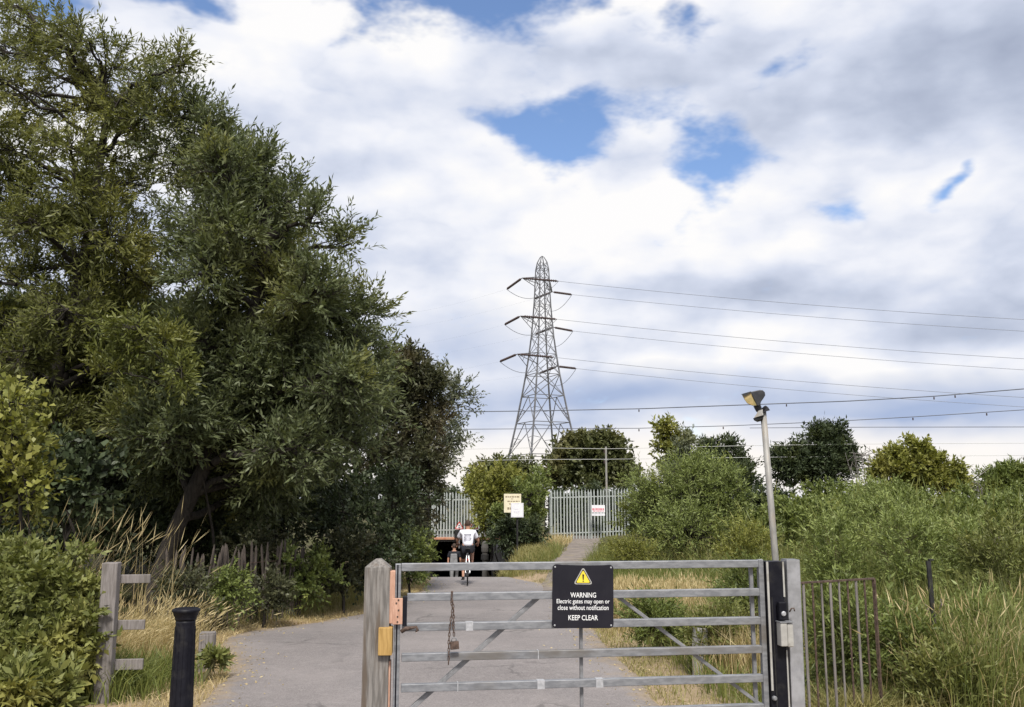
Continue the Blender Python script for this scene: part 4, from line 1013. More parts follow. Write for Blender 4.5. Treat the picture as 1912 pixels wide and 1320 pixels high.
# ---------------------------------------------------------------- vegetation
RNG = np.random.default_rng(11)
def unit(a): return a / np.maximum(np.linalg.norm(a, axis=-1, keepdims=True), 1e-9)
def rnd_dir(n): return unit(RNG.normal(size=(n, 3)))
def leaf_quads(P, D, L, Wd, fold=.18):
    """one folded lance-shaped face for every leaf"""
    n = len(P); L = L[:, None]; Wd = Wd[:, None]
    S = unit(np.cross(D, rnd_dir(n))); N = np.cross(S, D)
    mid = P + D * L * .45 + N * Wd * fold
    tip = P + D * L - N * L * .06
    return np.stack([P, mid + S * Wd * .5, tip, mid - S * Wd * .5], 1)
def seg_tubes(A, Bq, ra, rb, n=3):
    """straight tapered tubes, vectorised: returns verts, faces"""
    m = len(A); d = unit(Bq - A); h = np.where(np.abs(d[:, 2:3]) < .9, np.array([[0, 0, 1.]]), np.array([[1., 0, 0]]))
    s = unit(np.cross(d, h)); t = np.cross(d, s)
    ang = np.arange(n) * 2 * np.pi / n
    o = s[:, None] * np.cos(ang)[None, :, None] + t[:, None] * np.sin(ang)[None, :, None]
    V = np.concatenate([A[:, None] + o * ra[:, None, None], Bq[:, None] + o * rb[:, None, None]], 1)
    j = np.arange(n); f = np.stack([j, (j + 1) % n, (j + 1) % n + n, j + n], -1)
    Fq = (np.arange(m) * 2 * n)[:, None, None] + f[None]
    return V.reshape(-1, 3), Fq.reshape(-1, 4)
def bez(a, b, c, n):
    t = np.linspace(0, 1, n)[:, None]; return a * (1 - t) ** 2 + 2 * b * t * (1 - t) + c * t * t
def plant(name, label, cat, base, clumps, leafm, barkm='bark', trunk=None, tr=.12, nsec=10, ntw=6, nlf=8, ll=.1, lw=.03, tw=.35, up=.25, droop=0.0, group=None, sec_r=.014, stems=1,
          spread=.75, names=('trunk', 'crown'), shell=.5, twigs=True, wood_sides=6):
    """clumps: (centre xyz, radii xyz[, density]) in world space. Wood grows from base into every clump, leaves sit on twigs there."""
    base = np.array(base, float)
    root = thing(name, label, cat, tuple(base), group=group)
    SA, SB, RA, RB = [], [], [], []
    def poly(pts, r0, r1):
        n = len(pts) - 1; rr = np.linspace(r0, r1, n + 1)
        SA.append(pts[:-1]); SB.append(pts[1:]); RA.append(rr[:-1]); RB.append(rr[1:])
    if trunk is not None:
        tk = np.array([base] + [np.array(q) for q in trunk], float)
        t = np.linspace(0, len(tk) - 1, 14); tkp = np.stack([np.interp(t, np.arange(len(tk)), tk[:, i]) for i in range(3)], 1)
        poly(tkp, tr, tr * .45)
    LP, LD, TA, TB = [], [], [], []
    for cl in clumps:
        c, r = np.array(cl[0], float), np.array(cl[1], float) * np.ones(3); den = cl[2] if len(cl) > 2 else 1.0
        if trunk is not None:
            dd = np.linalg.norm(tkp - c, axis=1) + np.where(tkp[:, 2] > c[2] - .25 * r[2], 4.0, 0) + np.where(tkp[:, 2] < base[2] + .25 * (tkp[-1, 2] - base[2]), 2.0, 0)
            i0 = int(np.argmin(dd)); a = tkp[i0]; r0 = tr * (1 - .5 * i0 / 13) * .6
        else:
            a = base + np.array([RNG.normal() * .12, RNG.normal() * .12, 0]) * stems; r0 = tr
        end = c + np.array([0, 0, r[2] * .2])
        ctl = (a + end) / 2 + np.array([RNG.normal() * .1, RNG.normal() * .1, .12]) * np.linalg.norm(end - a)
        limb = bez(a, ctl, end, 9)
        limb[1:-1] += RNG.normal(size=(7, 3)) * .02 * np.linalg.norm(end - a)
        poly(limb, r0, max(sec_r * 1.3, r0 * .25))
        ns = max(3, int(nsec * den))
        u = rnd_dir(ns) * (RNG.random((ns, 1)) ** shell) * r
        E = c + u
        st = limb[RNG.integers(4, 9, ns)]
        ctl = (st + E) / 2 + np.array([0, 0, 1]) * (RNG.random((ns, 1)) * .25 + .05) * np.linalg.norm(E - st, axis=1, keepdims=True)
        T = np.linspace(0, 1, 5)
        Q = st[:, None] * ((1 - T) ** 2)[None, :, None] + 2 * ctl[:, None] * (T * (1 - T))[None, :, None] + E[:, None] * (T ** 2)[None, :, None]
        rs = np.linspace(sec_r, sec_r * .3, 5)
        SA.append(Q[:, :-1].reshape(-1, 3)); SB.append(Q[:, 1:].reshape(-1, 3)); RA.append(np.tile(rs[:-1], ns)); RB.append(np.tile(rs[1:], ns))
        # twigs
        tt = RNG.random((ns, ntw)) ** .6 * .72 + .28
        w0 = ((1 - tt) ** 2)[..., None]; w1 = (2 * tt * (1 - tt))[..., None]; w2 = (tt ** 2)[..., None]
        B0 = st[:, None] * w0 + ctl[:, None] * w1 + E[:, None] * w2
        sd_ = unit(E - st)[:, None]; outw = unit((B0 - c) / r)
        D = unit(sd_ * .45 + outw * .55 + RNG.normal(size=B0.shape) * spread + np.array([0, 0, up]))
        Lt = tw * (.6 + .8 * RNG.random((ns, ntw, 1)))
        B0, D, Lt = B0.reshape(-1, 3), D.reshape(-1, 3), Lt.reshape(-1, 1)
        B1 = B0 + D * Lt + np.array([0, 0, -droop]) * Lt
        TA.append(B0); TB.append(B1)
        n = len(B0); f = (np.arange(nlf) + .5) / nlf * .9 + .1
        P = B0[:, None] + (B1 - B0)[:, None] * f[None, :, None]
        side = unit(np.cross(D, rnd_dir(n)))[:, None] * np.where(np.arange(nlf) % 2, 1, -1)[None, :, None]
        ld = unit(D[:, None] * .75 + side * (.9 - .5 * f)[None, :, None] + RNG.normal(size=(n, nlf, 3)) * .28 + np.array([0, 0, -droop * .6]))
        LP.append(P.reshape(-1, 3)); LD.append(ld.reshape(-1, 3))
    P, D = np.concatenate(LP), np.concatenate(LD); n = len(P)
    P = P - base
    q = leaf_quads(P, D, ll * (.45 + 1.0 * RNG.random(n)), lw * (.55 + .9 * RNG.random(n)))
    keep = (q[:, :, 2] + base[2]).min(1) > H(P[:, 0] + base[0], P[:, 1] + base[1]) + .01
    q = q[keep]
    quads(names[1], q.reshape(-1, 3), leafm, root)
    A, Bq, ra, rb = (np.concatenate(z) for z in (SA, SB, RA, RB))
    big = ra > .03
    V1, F1 = seg_tubes(A[big] - base, Bq[big] - base, ra[big], rb[big], 7) if big.any() else (np.zeros((0, 3)), np.zeros((0, 4), int))
    V2, F2 = seg_tubes(A[~big] - base, Bq[~big] - base, ra[~big], rb[~big], 4)
    Vs, Fs = [V1, V2], [F1, F2 + len(V1)]
    if twigs:
        ta, tb = np.concatenate(TA) - base, np.concatenate(TB) - base
        V3, F3 = seg_tubes(ta, tb, np.full(len(ta), sec_r * .32), np.full(len(ta), sec_r * .14), 3)
        Vs.append(V3); Fs.append(F3 + len(V1) + len(V2))
    indexed(names[0], np.concatenate(Vs), np.concatenate(Fs), barkm, root)
    return root
M['bark'] = surf('dark_bark', (0.022, 0.018, 0.015), (0.05, 0.042, 0.035), 10, 0.95, stretch=(3, 3, .7))
M['stem'] = surf('green_stem', (0.09, 0.09, 0.04), (0.15, 0.13, 0.06), 10, 0.9)
M['willow'] = leafmat('willow_leaf', (0.079, 0.100, 0.042), (0.179, 0.205, 0.100), (0.250, 0.246, 0.070), .65, .45, trans=.35)
M['ash'] = leafmat('tall_tree_leaf', (0.109, 0.123, 0.036), (0.214, 0.223, 0.073), (0.296, 0.283, 0.071), .75, .4, trans=.35)
M['sunny'] = leafmat('yellow_green_leaf', (0.165, 0.182, 0.039), (0.275, 0.275, 0.066), (0.297, 0.270, 0.077), .5, 1.0)
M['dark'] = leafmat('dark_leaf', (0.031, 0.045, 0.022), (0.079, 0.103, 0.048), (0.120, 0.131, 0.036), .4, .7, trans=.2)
M['copper'] = leafmat('brownish_leaf', (0.045, 0.052, 0.026), (0.105, 0.108, 0.055), (0.14, 0.095, 0.055), .55, .6, trans=.25)
M['greyleaf'] = leafmat('grey_green_leaf', (0.10, 0.12, 0.075), (0.20, 0.215, 0.145), (0.22, 0.22, 0.09), .5, .8)
M['mid'] = leafmat('mid_green_leaf', (0.103, 0.137, 0.038), (0.211, 0.253, 0.073), (0.279, 0.285, 0.073), .6, .8)
M['bright'] = leafmat('fresh_green_leaf', (0.12, 0.14, 0.036), (0.24, 0.255, 0.085), (0.36, 0.34, 0.10), .7, 1.1)
M['bramble'] = leafmat('bramble_leaf', (0.118, 0.151, 0.044), (0.248, 0.293, 0.088), (0.355, 0.355, 0.098), .65, .8)
M['chestnut'] = leafmat('round_tree_leaf', (0.068, 0.080, 0.030), (0.145, 0.155, 0.06), (0.18, 0.155, 0.06), .6, .35, trans=.2)
M['feather'] = leafmat('feathery_leaf', (0.163, 0.206, 0.063), (0.290, 0.343, 0.111), (0.348, 0.355, 0.096), .6, .7)
M['painted_sun'] = leafmat('sun_painted_leaf', (0.10, 0.118, 0.026), (0.185, 0.20, 0.05), (0.22, 0.21, 0.055), .5, 1.0)  # lighter yellow-green puts sunlight into the leaf colour
M['straw'] = leafmat('dry_straw', (0.40, 0.31, 0.155), (0.62, 0.52, 0.30), (0.48, 0.34, 0.17), .5, 1.2, trans=.3)
M['strawg'] = leafmat('half_dry_grass', (0.19, 0.185, 0.065), (0.38, 0.33, 0.14), (0.17, 0.185, 0.055), .6, 1.2, trans=.3)
M['grass'] = leafmat('green_grass', (0.105, 0.135, 0.034), (0.215, 0.235, 0.068), (0.29, 0.26, 0.09), .6, 1.0, trans=.3)
M['lilac'] = leafmat('faded_flower', (0.170, 0.110, 0.160), (0.270, 0.190, 0.240), (0.200, 0.150, 0.170), .4, 2.0)

def C(u, v, Y, ru, rv, rd=None, den=1.0):
    """clump seen at u,v at depth Y with half sizes in photograph pixels"""
    s = Y / F; return (tuple(at(u, v, Y)), (ru * s, (rd if rd is not None else min(ru, rv) * s), rv * s), den)

def fill(poly, n, r0, r1, Y0, Y1, inset=.55, den=1.0, seed=1):
    """clumps spread evenly through an outline given in photograph pixels, each at its own depth"""
    g = random.Random(seed); P = [Vector(q) for q in poly]; out = []; best = []
    def inside(p):
        c = False
        for a, b in zip(P, P[1:] + P[:1]):
            if (a.y > p.y) != (b.y > p.y) and p.x < (b.x - a.x) * (p.y - a.y) / (b.y - a.y) + a.x: c = not c
        return c
    def edge(p):
        m = 1e9
        for a, b in zip(P, P[1:] + P[:1]):
            t = max(0, min(1, (p - a).dot(b - a) / (b - a).length_squared)); m = min(m, (a.lerp(b, t) - p).length)
        return m
    x0, x1, y0, y1 = min(q.x for q in P), max(q.x for q in P), min(q.y for q in P), max(q.y for q in P)
    while len(out) < n:
        cand = None
        for _ in range(24):
            p = Vector((g.uniform(x0, x1), g.uniform(y0, y1)))
            if not inside(p) or edge(p) < r0 * inset: continue
            d = min([(p - q).length for q in best] or [1e9])
            if cand is None or d > cand[0]: cand = (d, p)
        if cand is None: continue
        p = cand[1]; best.append(p); r = min(g.uniform(r0, r1), edge(p) * 1.15 + 12); Y_ = g.uniform(Y0, Y1)
        out.append(C(p.x, p.y, Y_, r * g.uniform(.9, 1.25), r * g.uniform(.8, 1.05), r * Y_ / F * 1.1, den * (r / r0) ** 1.5 * (.5 + .6 * min(1, max(0, (p.y - 250) / 450)))))
    return out
# --- big willow leaning to the path, left
wy = 15.0
wb = at(285, 985, wy); wb = (wb.x, wy, hz(wb.x, wy))
WP = [(300, 255), (400, 228), (440, 285), (490, 295), (515, 350), (560, 415), (600, 435), (632, 470), (650, 495), (655, 520), (705, 555), (722, 620), (738, 690), (732, 760), (705, 850), (650, 905), (600, 965), (470, 985), (330, 960), (240, 880), (250, 700), (290, 560), (300, 420)]
plant('willow_tree', 'large willow leaning over the path, dark limbs and narrow leaves', 'tree', wb, fill(WP, 50, 42, 66, 13.8, 17.2, 1.05, 1.0, 4) + [C(350, 215, 15.6, 45, 45, .5, .6), C(395, 265, 15.4, 45, 45, .5, .8), C(455, 320, 15.2, 40, 40, .5, .7), C(655, 460, 14.6, 20, 30, .4, .35), C(600, 420, 14.6, 22, 28, .4, .4), C(490, 320, 15, 38, 40, .5, .7), C(540, 380, 15, 40, 38, .5, .7), C(420, 290, 15.8, 50, 50, .6, .8), C(300, 190, 16, 55, 50, .6, .7), C(330, 300, 16, 60, 60, .7, .9)],
      'willow', trunk=[(wb[0] + .3, wy, 1.2), (wb[0] + .9, wy - .1, 2.6), (wb[0] + 1.4, wy - .1, 4.4), (wb[0] + 1.7, wy, 6.2)], tr=.16, nsec=15, ntw=11, nlf=13, ll=.115, lw=.033, tw=.46, up=.4, sec_r=.014, spread=.6, shell=.36)
# --- taller tree at the left edge
ty = 16.5
tb = at(90, 1000, ty); tb = (tb.x, ty, hz(tb.x, ty))
TP = [(-90, -60), (60, -40), (75, 45), (130, 30), (165, 50), (235, 95), (300, 105), (372, 95), (385, 150), (330, 200), (350, 270), (350, 420), (340, 560), (330, 700), (280, 840), (-90, 860)]
plant('tall_tree', 'tall olive-green tree filling the left edge of the picture', 'tree', tb, fill(TP, 56, 42, 70, 14.8, 18.5, 1.0, 1.12, 9) + [C(345, 125, 15.2, 26, 26, .4, .5), C(165, 80, 15.2, 24, 30, .4, .5), C(110, 60, 15.2, 22, 30, .4, .4), C(30, 20, 15.5, 60, 60, .7, .8)],
      'ash', trunk=[(tb[0] + .1, ty, 2), (tb[0] - .1, ty, 4.2), (tb[0] + .3, ty, 6.6), (tb[0] + .5, ty, 9.2)], tr=.15, nsec=11, ntw=10, nlf=12, ll=.12, lw=.031, tw=.46, up=.35, sec_r=.014, spread=.6, shell=.36)
bb = at(420, 1000, 22)
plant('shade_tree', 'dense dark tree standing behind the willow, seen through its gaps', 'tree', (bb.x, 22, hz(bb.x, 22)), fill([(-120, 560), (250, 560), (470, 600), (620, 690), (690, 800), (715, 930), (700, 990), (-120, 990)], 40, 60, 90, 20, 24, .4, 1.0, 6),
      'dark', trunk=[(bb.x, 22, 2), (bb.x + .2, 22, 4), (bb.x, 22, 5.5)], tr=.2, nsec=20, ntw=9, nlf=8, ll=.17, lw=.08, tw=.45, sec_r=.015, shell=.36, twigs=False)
# --- undergrowth that closes the view under the crowns
def shrub(label, u, v, Y, ru, rv, m, den=1.0, extra=(), name='shrub', **kw):
    b = at(u, 1000, Y); b = (b.x, Y, hz(b.x, Y))
    kw.setdefault('nsec', 34); kw.setdefault('ntw', 9); kw.setdefault('nlf', 8); kw.setdefault('tr', .03)
    return plant(name, label, 'shrub', b, [C(u, v, Y, ru, rv, None, den)] + [C(*e) for e in extra], m, names=('stems', 'foliage'), **kw)
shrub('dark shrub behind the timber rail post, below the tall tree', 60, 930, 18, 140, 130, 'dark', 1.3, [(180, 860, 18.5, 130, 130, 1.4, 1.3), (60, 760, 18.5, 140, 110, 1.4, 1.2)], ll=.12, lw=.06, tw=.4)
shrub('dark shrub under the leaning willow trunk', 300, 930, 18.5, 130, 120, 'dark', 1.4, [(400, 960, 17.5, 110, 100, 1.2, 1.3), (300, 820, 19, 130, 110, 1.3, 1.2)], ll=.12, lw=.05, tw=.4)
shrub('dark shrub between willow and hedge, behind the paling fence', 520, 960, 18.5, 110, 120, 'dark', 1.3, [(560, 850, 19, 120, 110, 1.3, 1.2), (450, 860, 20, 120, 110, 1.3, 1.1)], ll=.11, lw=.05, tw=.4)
shrub('big-leaved dim shrub low behind the grasses at left', 150, 900, 13.5, 75, 60, 'dark', .7, [(100, 870, 13.5, 60, 50, .5, .6)], ll=.12, lw=.085, tw=.3, nsec=24)
shrub('yellow-green leafy branches at the far left edge', 25, 830, 10.5, 60, 75, 'sunny', .9, [(45, 900, 10.5, 45, 55, .5, .8), (10, 760, 10.5, 60, 45, .5, .6), (-50, 850, 10.5, 60, 90, .5, .8)], ll=.085, lw=.055, tw=.25, nsec=22, ntw=8, nlf=7)
yb = at(262, 1000, 13.4)  # added tree stands in for a sunlit patch of the willow
plant('sunlit_clump', 'sunlit willow clump built as yellow-green young tree inside the dark trees', 'tree', (yb.x + .5, 15.2, hz(yb.x + .5, 15.2)), [C(300, 650, 13.4, 58, 42, .6, .6), C(215, 655, 13.6, 42, 42, .6, .5), C(335, 690, 13.0, 26, 40, .3, .5), C(250, 615, 13.2, 55, 26, .4, .6), C(200, 700, 13.3, 26, 34, .3, .4)],
      'painted_sun', trunk=[(yb.x + .5, 15.2, 1.2), (yb.x + .35, 14.8, 2.4), (yb.x + .1, 13.6, 3.9)], tr=.03, nsec=16, ntw=8, nlf=10, ll=.11, lw=.03, tw=.3, sec_r=.008)
# --- foreground bush left of the timber post
shrub('dense bright leafy bush at the lower left corner', 40, 1135, 9.3, 120, 100, 'bright', 1.2, [(120, 1110, 9.2, 65, 80, .5, .9), (40, 1060, 9.5, 90, 34, .5, .7), (140, 1190, 8.9, 45, 60, .35, .7), (60, 1230, 8.8, 100, 70, .5, 1.0), (-80, 1140, 9.3, 80, 105, .7, 1.0)], ll=.08, lw=.038, tw=.2, nsec=50, ntw=10, nlf=9, sec_r=.007)
shrub('low leafy plant at the very corner below the bright bush', 60, 1300, 8.2, 110, 45, 'bright', .8, [(10, 1280, 8.0, 70, 40, .4, .6)], ll=.11, lw=.04, tw=.2, sec_r=.006)
for lab, u_, v_, Y_ in (('dim low undergrowth behind the tall pale stalks', 130, 985, 15.5), ('dim low undergrowth at the foot of the willow trunk', 250, 1000, 16.2), ('dim low undergrowth behind the left paling end', 360, 1010, 16.8), ('dim low undergrowth at the far left behind the bright bush', 20, 985, 15.5)):
    shrub(lab, u_, v_, Y_, 85, 60, 'dark', 1.2, name='low_shrub', ll=.1, lw=.05, tw=.3, sec_r=.008)
# --- hedge along the path, left of the gate post
hs = [('brownish-green hedge shrub right behind the paling fence', 470, 1050, 15.5, 70, 60, 'copper'), ('low green hedge shrub at the bend of the path', 560, 1075, 15.6, 70, 52, 'mid'), ('dull olive hedge shrub beside the path bend', 640, 1050, 16.6, 60, 65, 'copper'),
      ('dark ivy-leaved hedge shrub just left of the gate post', 700, 1020, 17.4, 60, 85, 'dark'), ('green hedge shrub seen over the latch end of the gate', 765, 1040, 21, 50, 62, 'mid'), ('dark hedge shrub under the willow tip', 640, 960, 17.6, 80, 80, 'dark'),
      ('leafy hedge shrub with pale sprigs below the brownish tree', 740, 940, 19.5, 70, 80, 'dark'), ('grey-green hedge shrub beside the underpass mouth', 765, 985, 25, 30, 70, 'greyleaf')]
for lab, u, v, Y_, ru, rv, m_ in hs: shrub(lab, u, v, Y_, ru, rv, m_, 1.2, ll=.075, lw=.045, tw=.24, nsec=34, ntw=10, nlf=9, sec_r=.008)
for lab, u_, v_, Y_, m_ in (('low brownish weeds before the left end of the paling', 350, 1105, 12.6, 'copper'), ('low green weeds before the middle of the paling', 430, 1100, 13.4, 'mid'), ('low dim weeds before the right end of the paling', 500, 1105, 14.2, 'copper')):
    shrub(lab, u_, v_, Y_, 48, 38, m_, .9, name='low_shrub', ll=.065, lw=.03, tw=.22, sec_r=.005)
# --- trees further along the left
cy_ = 23.0; cb_ = at(770, 1000, cy_)
plant('brownish_tree', 'dark brownish tree standing right of the willow', 'tree', (cb_.x - .4, cy_, hz(cb_.x - .4, cy_)),
      [C(740, 700, 23, 55, 60, .9, 1.2), C(775, 690, 23, 45, 55, .8), C(800, 725, 23, 38, 50, .7, .8), C(700, 760, 23, 50, 60, .9, 1.2), C(740, 770, 23, 65, 60, 1.0, 1.2), C(790, 790, 23, 50, 60, .9, 1.2), C(760, 860, 22.5, 75, 60, 1.0, 1.3), C(800, 890, 23, 42, 55, .9, 1.1), C(710, 860, 23, 60, 90, 1.0, 1.1), C(770, 940, 22.8, 60, 60, .9, 1.2)],
      'copper', trunk=[(cb_.x - .3, cy_, 2), (cb_.x - .2, cy_, 4.6)], tr=.18, nsec=34, ntw=9, nlf=9, ll=.12, lw=.05, tw=.32, sec_r=.012)
cb_ = at(792, 1000, 27)
plant('sparse_tree', 'thin sparse tree with pale leaves and bare twigs, right of the brownish tree', 'tree', (cb_.x, 27, hz(cb_.x, 27)),
      [C(850, 745, 27, 42, 42, .6, .8), C(825, 720, 27, 28, 38, .5, .5), C(868, 730, 27, 24, 30, .4, .3), C(840, 800, 27, 30, 45, .6, .9), C(870, 825, 27, 22, 12, .3, .25), C(825, 850, 27, 26, 50, .6, .9)],
      'greyleaf', trunk=[(cb_.x + .1, 27, 2.2), (cb_.x + .4, 27, 4.0)], tr=.08, nsec=22, ntw=6, nlf=7, ll=.12, lw=.05, tw=.4, sec_r=.012, spread=.5)
# --- middle: bushes between underpass and palisade gate
shrub('sunlit yellow-green bush behind the two notices', 922, 915, 37, 44, 48, 'sunny', 1.1, [(945, 900, 37.5, 34, 40, .8, 1.0), (912, 960, 36.5, 32, 40, .7, .9), (885, 900, 38, 20, 26, .5, .5)], ll=.16, lw=.07, tw=.35, nsec=36)
shrub('darker green bush right of the notice post', 985, 940, 36, 38, 55, 'mid', 1.1, [(1000, 900, 38, 28, 40, .7, .8), (950, 970, 35, 45, 35, .7, 1.0)], ll=.14, lw=.06, tw=.32, nsec=34)
shrub('dark shaded shrub right of the underpass mouth', 948, 1000, 34, 38, 36, 'dark', 1.3, [(985, 995, 34, 40, 36, .8, 1.0), (925, 980, 36, 16, 28, .5, .6)], ll=.12, lw=.06, tw=.3, nsec=34)  # foot of the yellow-green bush, its shade put into dark leaf colour
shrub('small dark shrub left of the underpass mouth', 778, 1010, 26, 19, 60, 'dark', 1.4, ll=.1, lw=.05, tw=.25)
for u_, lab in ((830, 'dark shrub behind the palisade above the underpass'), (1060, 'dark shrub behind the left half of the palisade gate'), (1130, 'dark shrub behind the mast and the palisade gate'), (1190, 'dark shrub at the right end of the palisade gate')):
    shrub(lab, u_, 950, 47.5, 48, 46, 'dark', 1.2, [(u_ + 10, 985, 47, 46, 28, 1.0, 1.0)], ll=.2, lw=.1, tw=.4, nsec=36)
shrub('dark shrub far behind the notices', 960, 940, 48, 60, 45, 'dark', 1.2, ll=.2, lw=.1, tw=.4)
def fartree(label, u, vt, vb, Y, ru, m, clumps, name='background_tree', **kw):
    b = at(u, 940, Y); b = (b.x, Y, 0)
    topz = at(u, vt + (vb - vt) * .35, Y).z
    kw.setdefault('nsec', 30); kw.setdefault('ntw', 8); kw.setdefault('nlf', 8)
    g = random.Random(len(label)); extra = []
    for c in (clumps if m != 'chestnut' else []):
        for _ in range(3):
            a_ = g.uniform(.1, 3.04); extra.append((c[0] + c[3] * 1.0 * math.cos(a_), c[1] - c[4] * 1.0 * math.sin(a_), c[2], c[3] * g.uniform(.2, .42), c[4] * g.uniform(.22, .5), .5, .22))
    return plant(name, label, 'tree', b, [C(*c) for c in list(clumps) + extra], m, trunk=[(b[0], Y, topz * .4), (b[0], Y, topz)], tr=.2, sec_r=.02, twigs=False, **kw)
fartree('dark round-topped tree left of the pylon base', 945, 850, 930, 75, 55, 'chestnut', [(930, 880, 75, 45, 28, 1.6, 1.2), (965, 875, 75, 35, 25, 1.4, 1.0), (900, 895, 75, 35, 25, 1.4, 1.0), (985, 905, 75, 30, 30, 1.4, .9)], ll=.28, lw=.15, tw=.6)
fartree('large dense round tree right of the pylon base', 1104, 805, 930, 62, 90, 'chestnut', [(1104, 850, 62, 55, 44, 2.0, 1.5), (1055, 862, 62, 38, 40, 1.5, 1.1), (1155, 862, 62, 36, 42, 1.5, 1.1), (1080, 832, 62, 40, 26, 1.3, .9), (1130, 830, 62, 40, 26, 1.3, .9), (1104, 895, 62, 90, 35, 2, 1.6), (1040, 890, 62, 28, 34, 1.3, .8), (1172, 890, 62, 24, 36, 1.3, .8)], ll=.26, lw=.16, tw=.5, nsec=40)
fartree('small loose tree with yellowish top, left of the floodlight pole', 1262, 785, 930, 38, 40, 'sunny', [(1250, 812, 38, 24, 26, .6, .55), (1262, 840, 38, 20, 28, .5, .45), (1240, 850, 38, 16, 30, .5, .4)], ll=.17, lw=.09, tw=.35, nsec=16)
fartree('slim grey-green shrub tree just right of the yellowish one', 1285, 820, 930, 36, 40, 'greyleaf', [(1283, 850, 36, 18, 32, .5, .7), (1278, 890, 36, 26, 36, .6, .9)], ll=.15, lw=.05, tw=.35, nsec=24)
fartree('dark pointed shrub tree left of the floodlight pole', 1345, 825, 930, 46, 50, 'dark', [(1345, 855, 46, 28, 28, .9, 1.0), (1330, 890, 46, 40, 30, 1.0, 1.1), (1372, 885, 46, 30, 30, .9, 1.0), (1390, 905, 45, 24, 20, .6, .8)], ll=.22, lw=.09, tw=.5, up=.6)
fartree('dark spiky-edged tree right of the floodlight pole', 1530, 795, 930, 44, 80, 'dark', [(1530, 845, 44, 45, 42, 1.2, 1.5), (1490, 865, 44, 35, 34, 1.0, 1.1), (1572, 860, 44, 34, 40, 1.0, 1.2), (1530, 885, 44, 70, 34, 1.2, 1.5), (1470, 880, 44, 24, 24, .7, .6)], ll=.22, lw=.08, tw=.55, up=.5, nsec=36)
fartree('yellow-green tree at right, beside the dark spiky tree', 1712, 832, 935, 40, 75, 'sunny', [(1705, 870, 40, 46, 36, 1.1, 1.3), (1745, 885, 40, 38, 34, 1.0, 1.1), (1670, 885, 40, 32, 34, 1.0, .9), (1770, 905, 40, 26, 24, .8, .8), (1715, 905, 40, 70, 28, 1.1, 1.2)], ll=.18, lw=.09, tw=.4)
fartree('low dark green tree at the right edge', 1880, 880, 940, 42, 60, 'mid', [(1890, 905, 42, 50, 26, 1.0, 1.3), (1850, 920, 42, 36, 20, .8, .9), (1930, 895, 42, 40, 30, .9, 1.0)], ll=.18, lw=.07, tw=.4, up=.4)
for lab, u, v, n_ in (('pale bare twiggy bush between dark and yellow-green trees', 1625, 860, 12), ('pale bare twiggy bush near the right edge tree', 1805, 905, 9)):
    b = at(u, 960, 41); q = b_ = thing('bare_bush', lab, 'bush', (b.x, 41, 0)); tz = at(u, v - 30, 41).z
    A_, B__ = [], []
    for i in range(n_):
        p = np.array([RNG.normal() * .12, 0, 0]); d = np.array([RNG.normal() * .16, RNG.normal() * .16, 1.0])
        e = p + d * tz * RNG.uniform(.75, 1.0); A_.append(p); B__.append(e)
        for w in (.6, .7, .8, .9):
            s_ = p + (e - p) * w; A_.append(s_); B__.append(s_ + np.array([RNG.normal() * .4, RNG.normal() * .3, RNG.uniform(.1, .5)]))
    V_, F_ = seg_tubes(np.array(A_), np.array(B__), np.full(len(A_), .022), np.full(len(A_), .008), 4); indexed('twigs', V_, F_, 'greywood', q)
# --- right: big feathery bush, brambles, weeds
shrub('big feathery grey-green bush right of the palisade gate', 1290, 930, 24, 90, 85, 'feather', 1.6, [(1225, 930, 25, 55, 70, .9, 1.1), (1350, 930, 24, 55, 70, .9, 1.1), (1290, 1000, 23, 110, 50, 1.2, 1.3), (1300, 885, 24.5, 55, 42, .8, .7), (1195, 960, 26, 40, 50, .7, .8)], ll=.10, lw=.026, tw=.4, nsec=50, ntw=11, nlf=11, up=.5)
shrub('dark leafy shrub at the foot of the feathery bush, beside the palisade', 1205, 965, 30, 42, 40, 'dark', 1.0, ll=.12, lw=.06, tw=.3)
br_ = [(1440, 950, 27, 80, 40, 'dark'), (1400, 985, 24, 75, 50, 'bramble'), (1500, 975, 21, 85, 60, 'bramble'), (1590, 950, 24, 80, 45, 'bramble'), (1620, 1000, 18, 95, 70, 'mid'), (1700, 955, 25, 90, 45, 'bramble'), (1740, 1000, 19, 95, 75, 'bramble'), (1820, 960, 24, 90, 45, 'mid'), (1850, 1010, 17, 100, 80, 'bramble'), (1920, 970, 22, 80, 60, 'bramble'), (1560, 935, 30, 90, 35, 'mid'), (1660, 930, 31, 80, 32, 'bramble')]
bl_ = ['dark bramble mound directly right of the floodlight pole', 'bramble mound left of the floodlight pole foot', 'broad bramble mound behind the floodlight pole', 'bramble mound below the dark spiky tree', 'mid-green mound above the railing panel', 'bramble mound below the yellow-green tree',
       'broad bramble mound right of the railing panel', 'mid-green mound below the right edge tree', 'broad bramble mound nearest the right edge', 'bramble mound cut by the right edge of the picture', 'low green mound at the foot of the dark spiky tree', 'low bramble mound at the foot of the yellow-green tree']
for (u, v, Y_, ru, rv, m_), lab in zip(br_, bl_): shrub(lab, u, v, Y_, ru, rv, m_, 1.25, name='bramble_bush', group='bramble bank on the right', ll=.08, lw=.055, tw=.28, nsec=50, ntw=11, nlf=11, sec_r=.007)
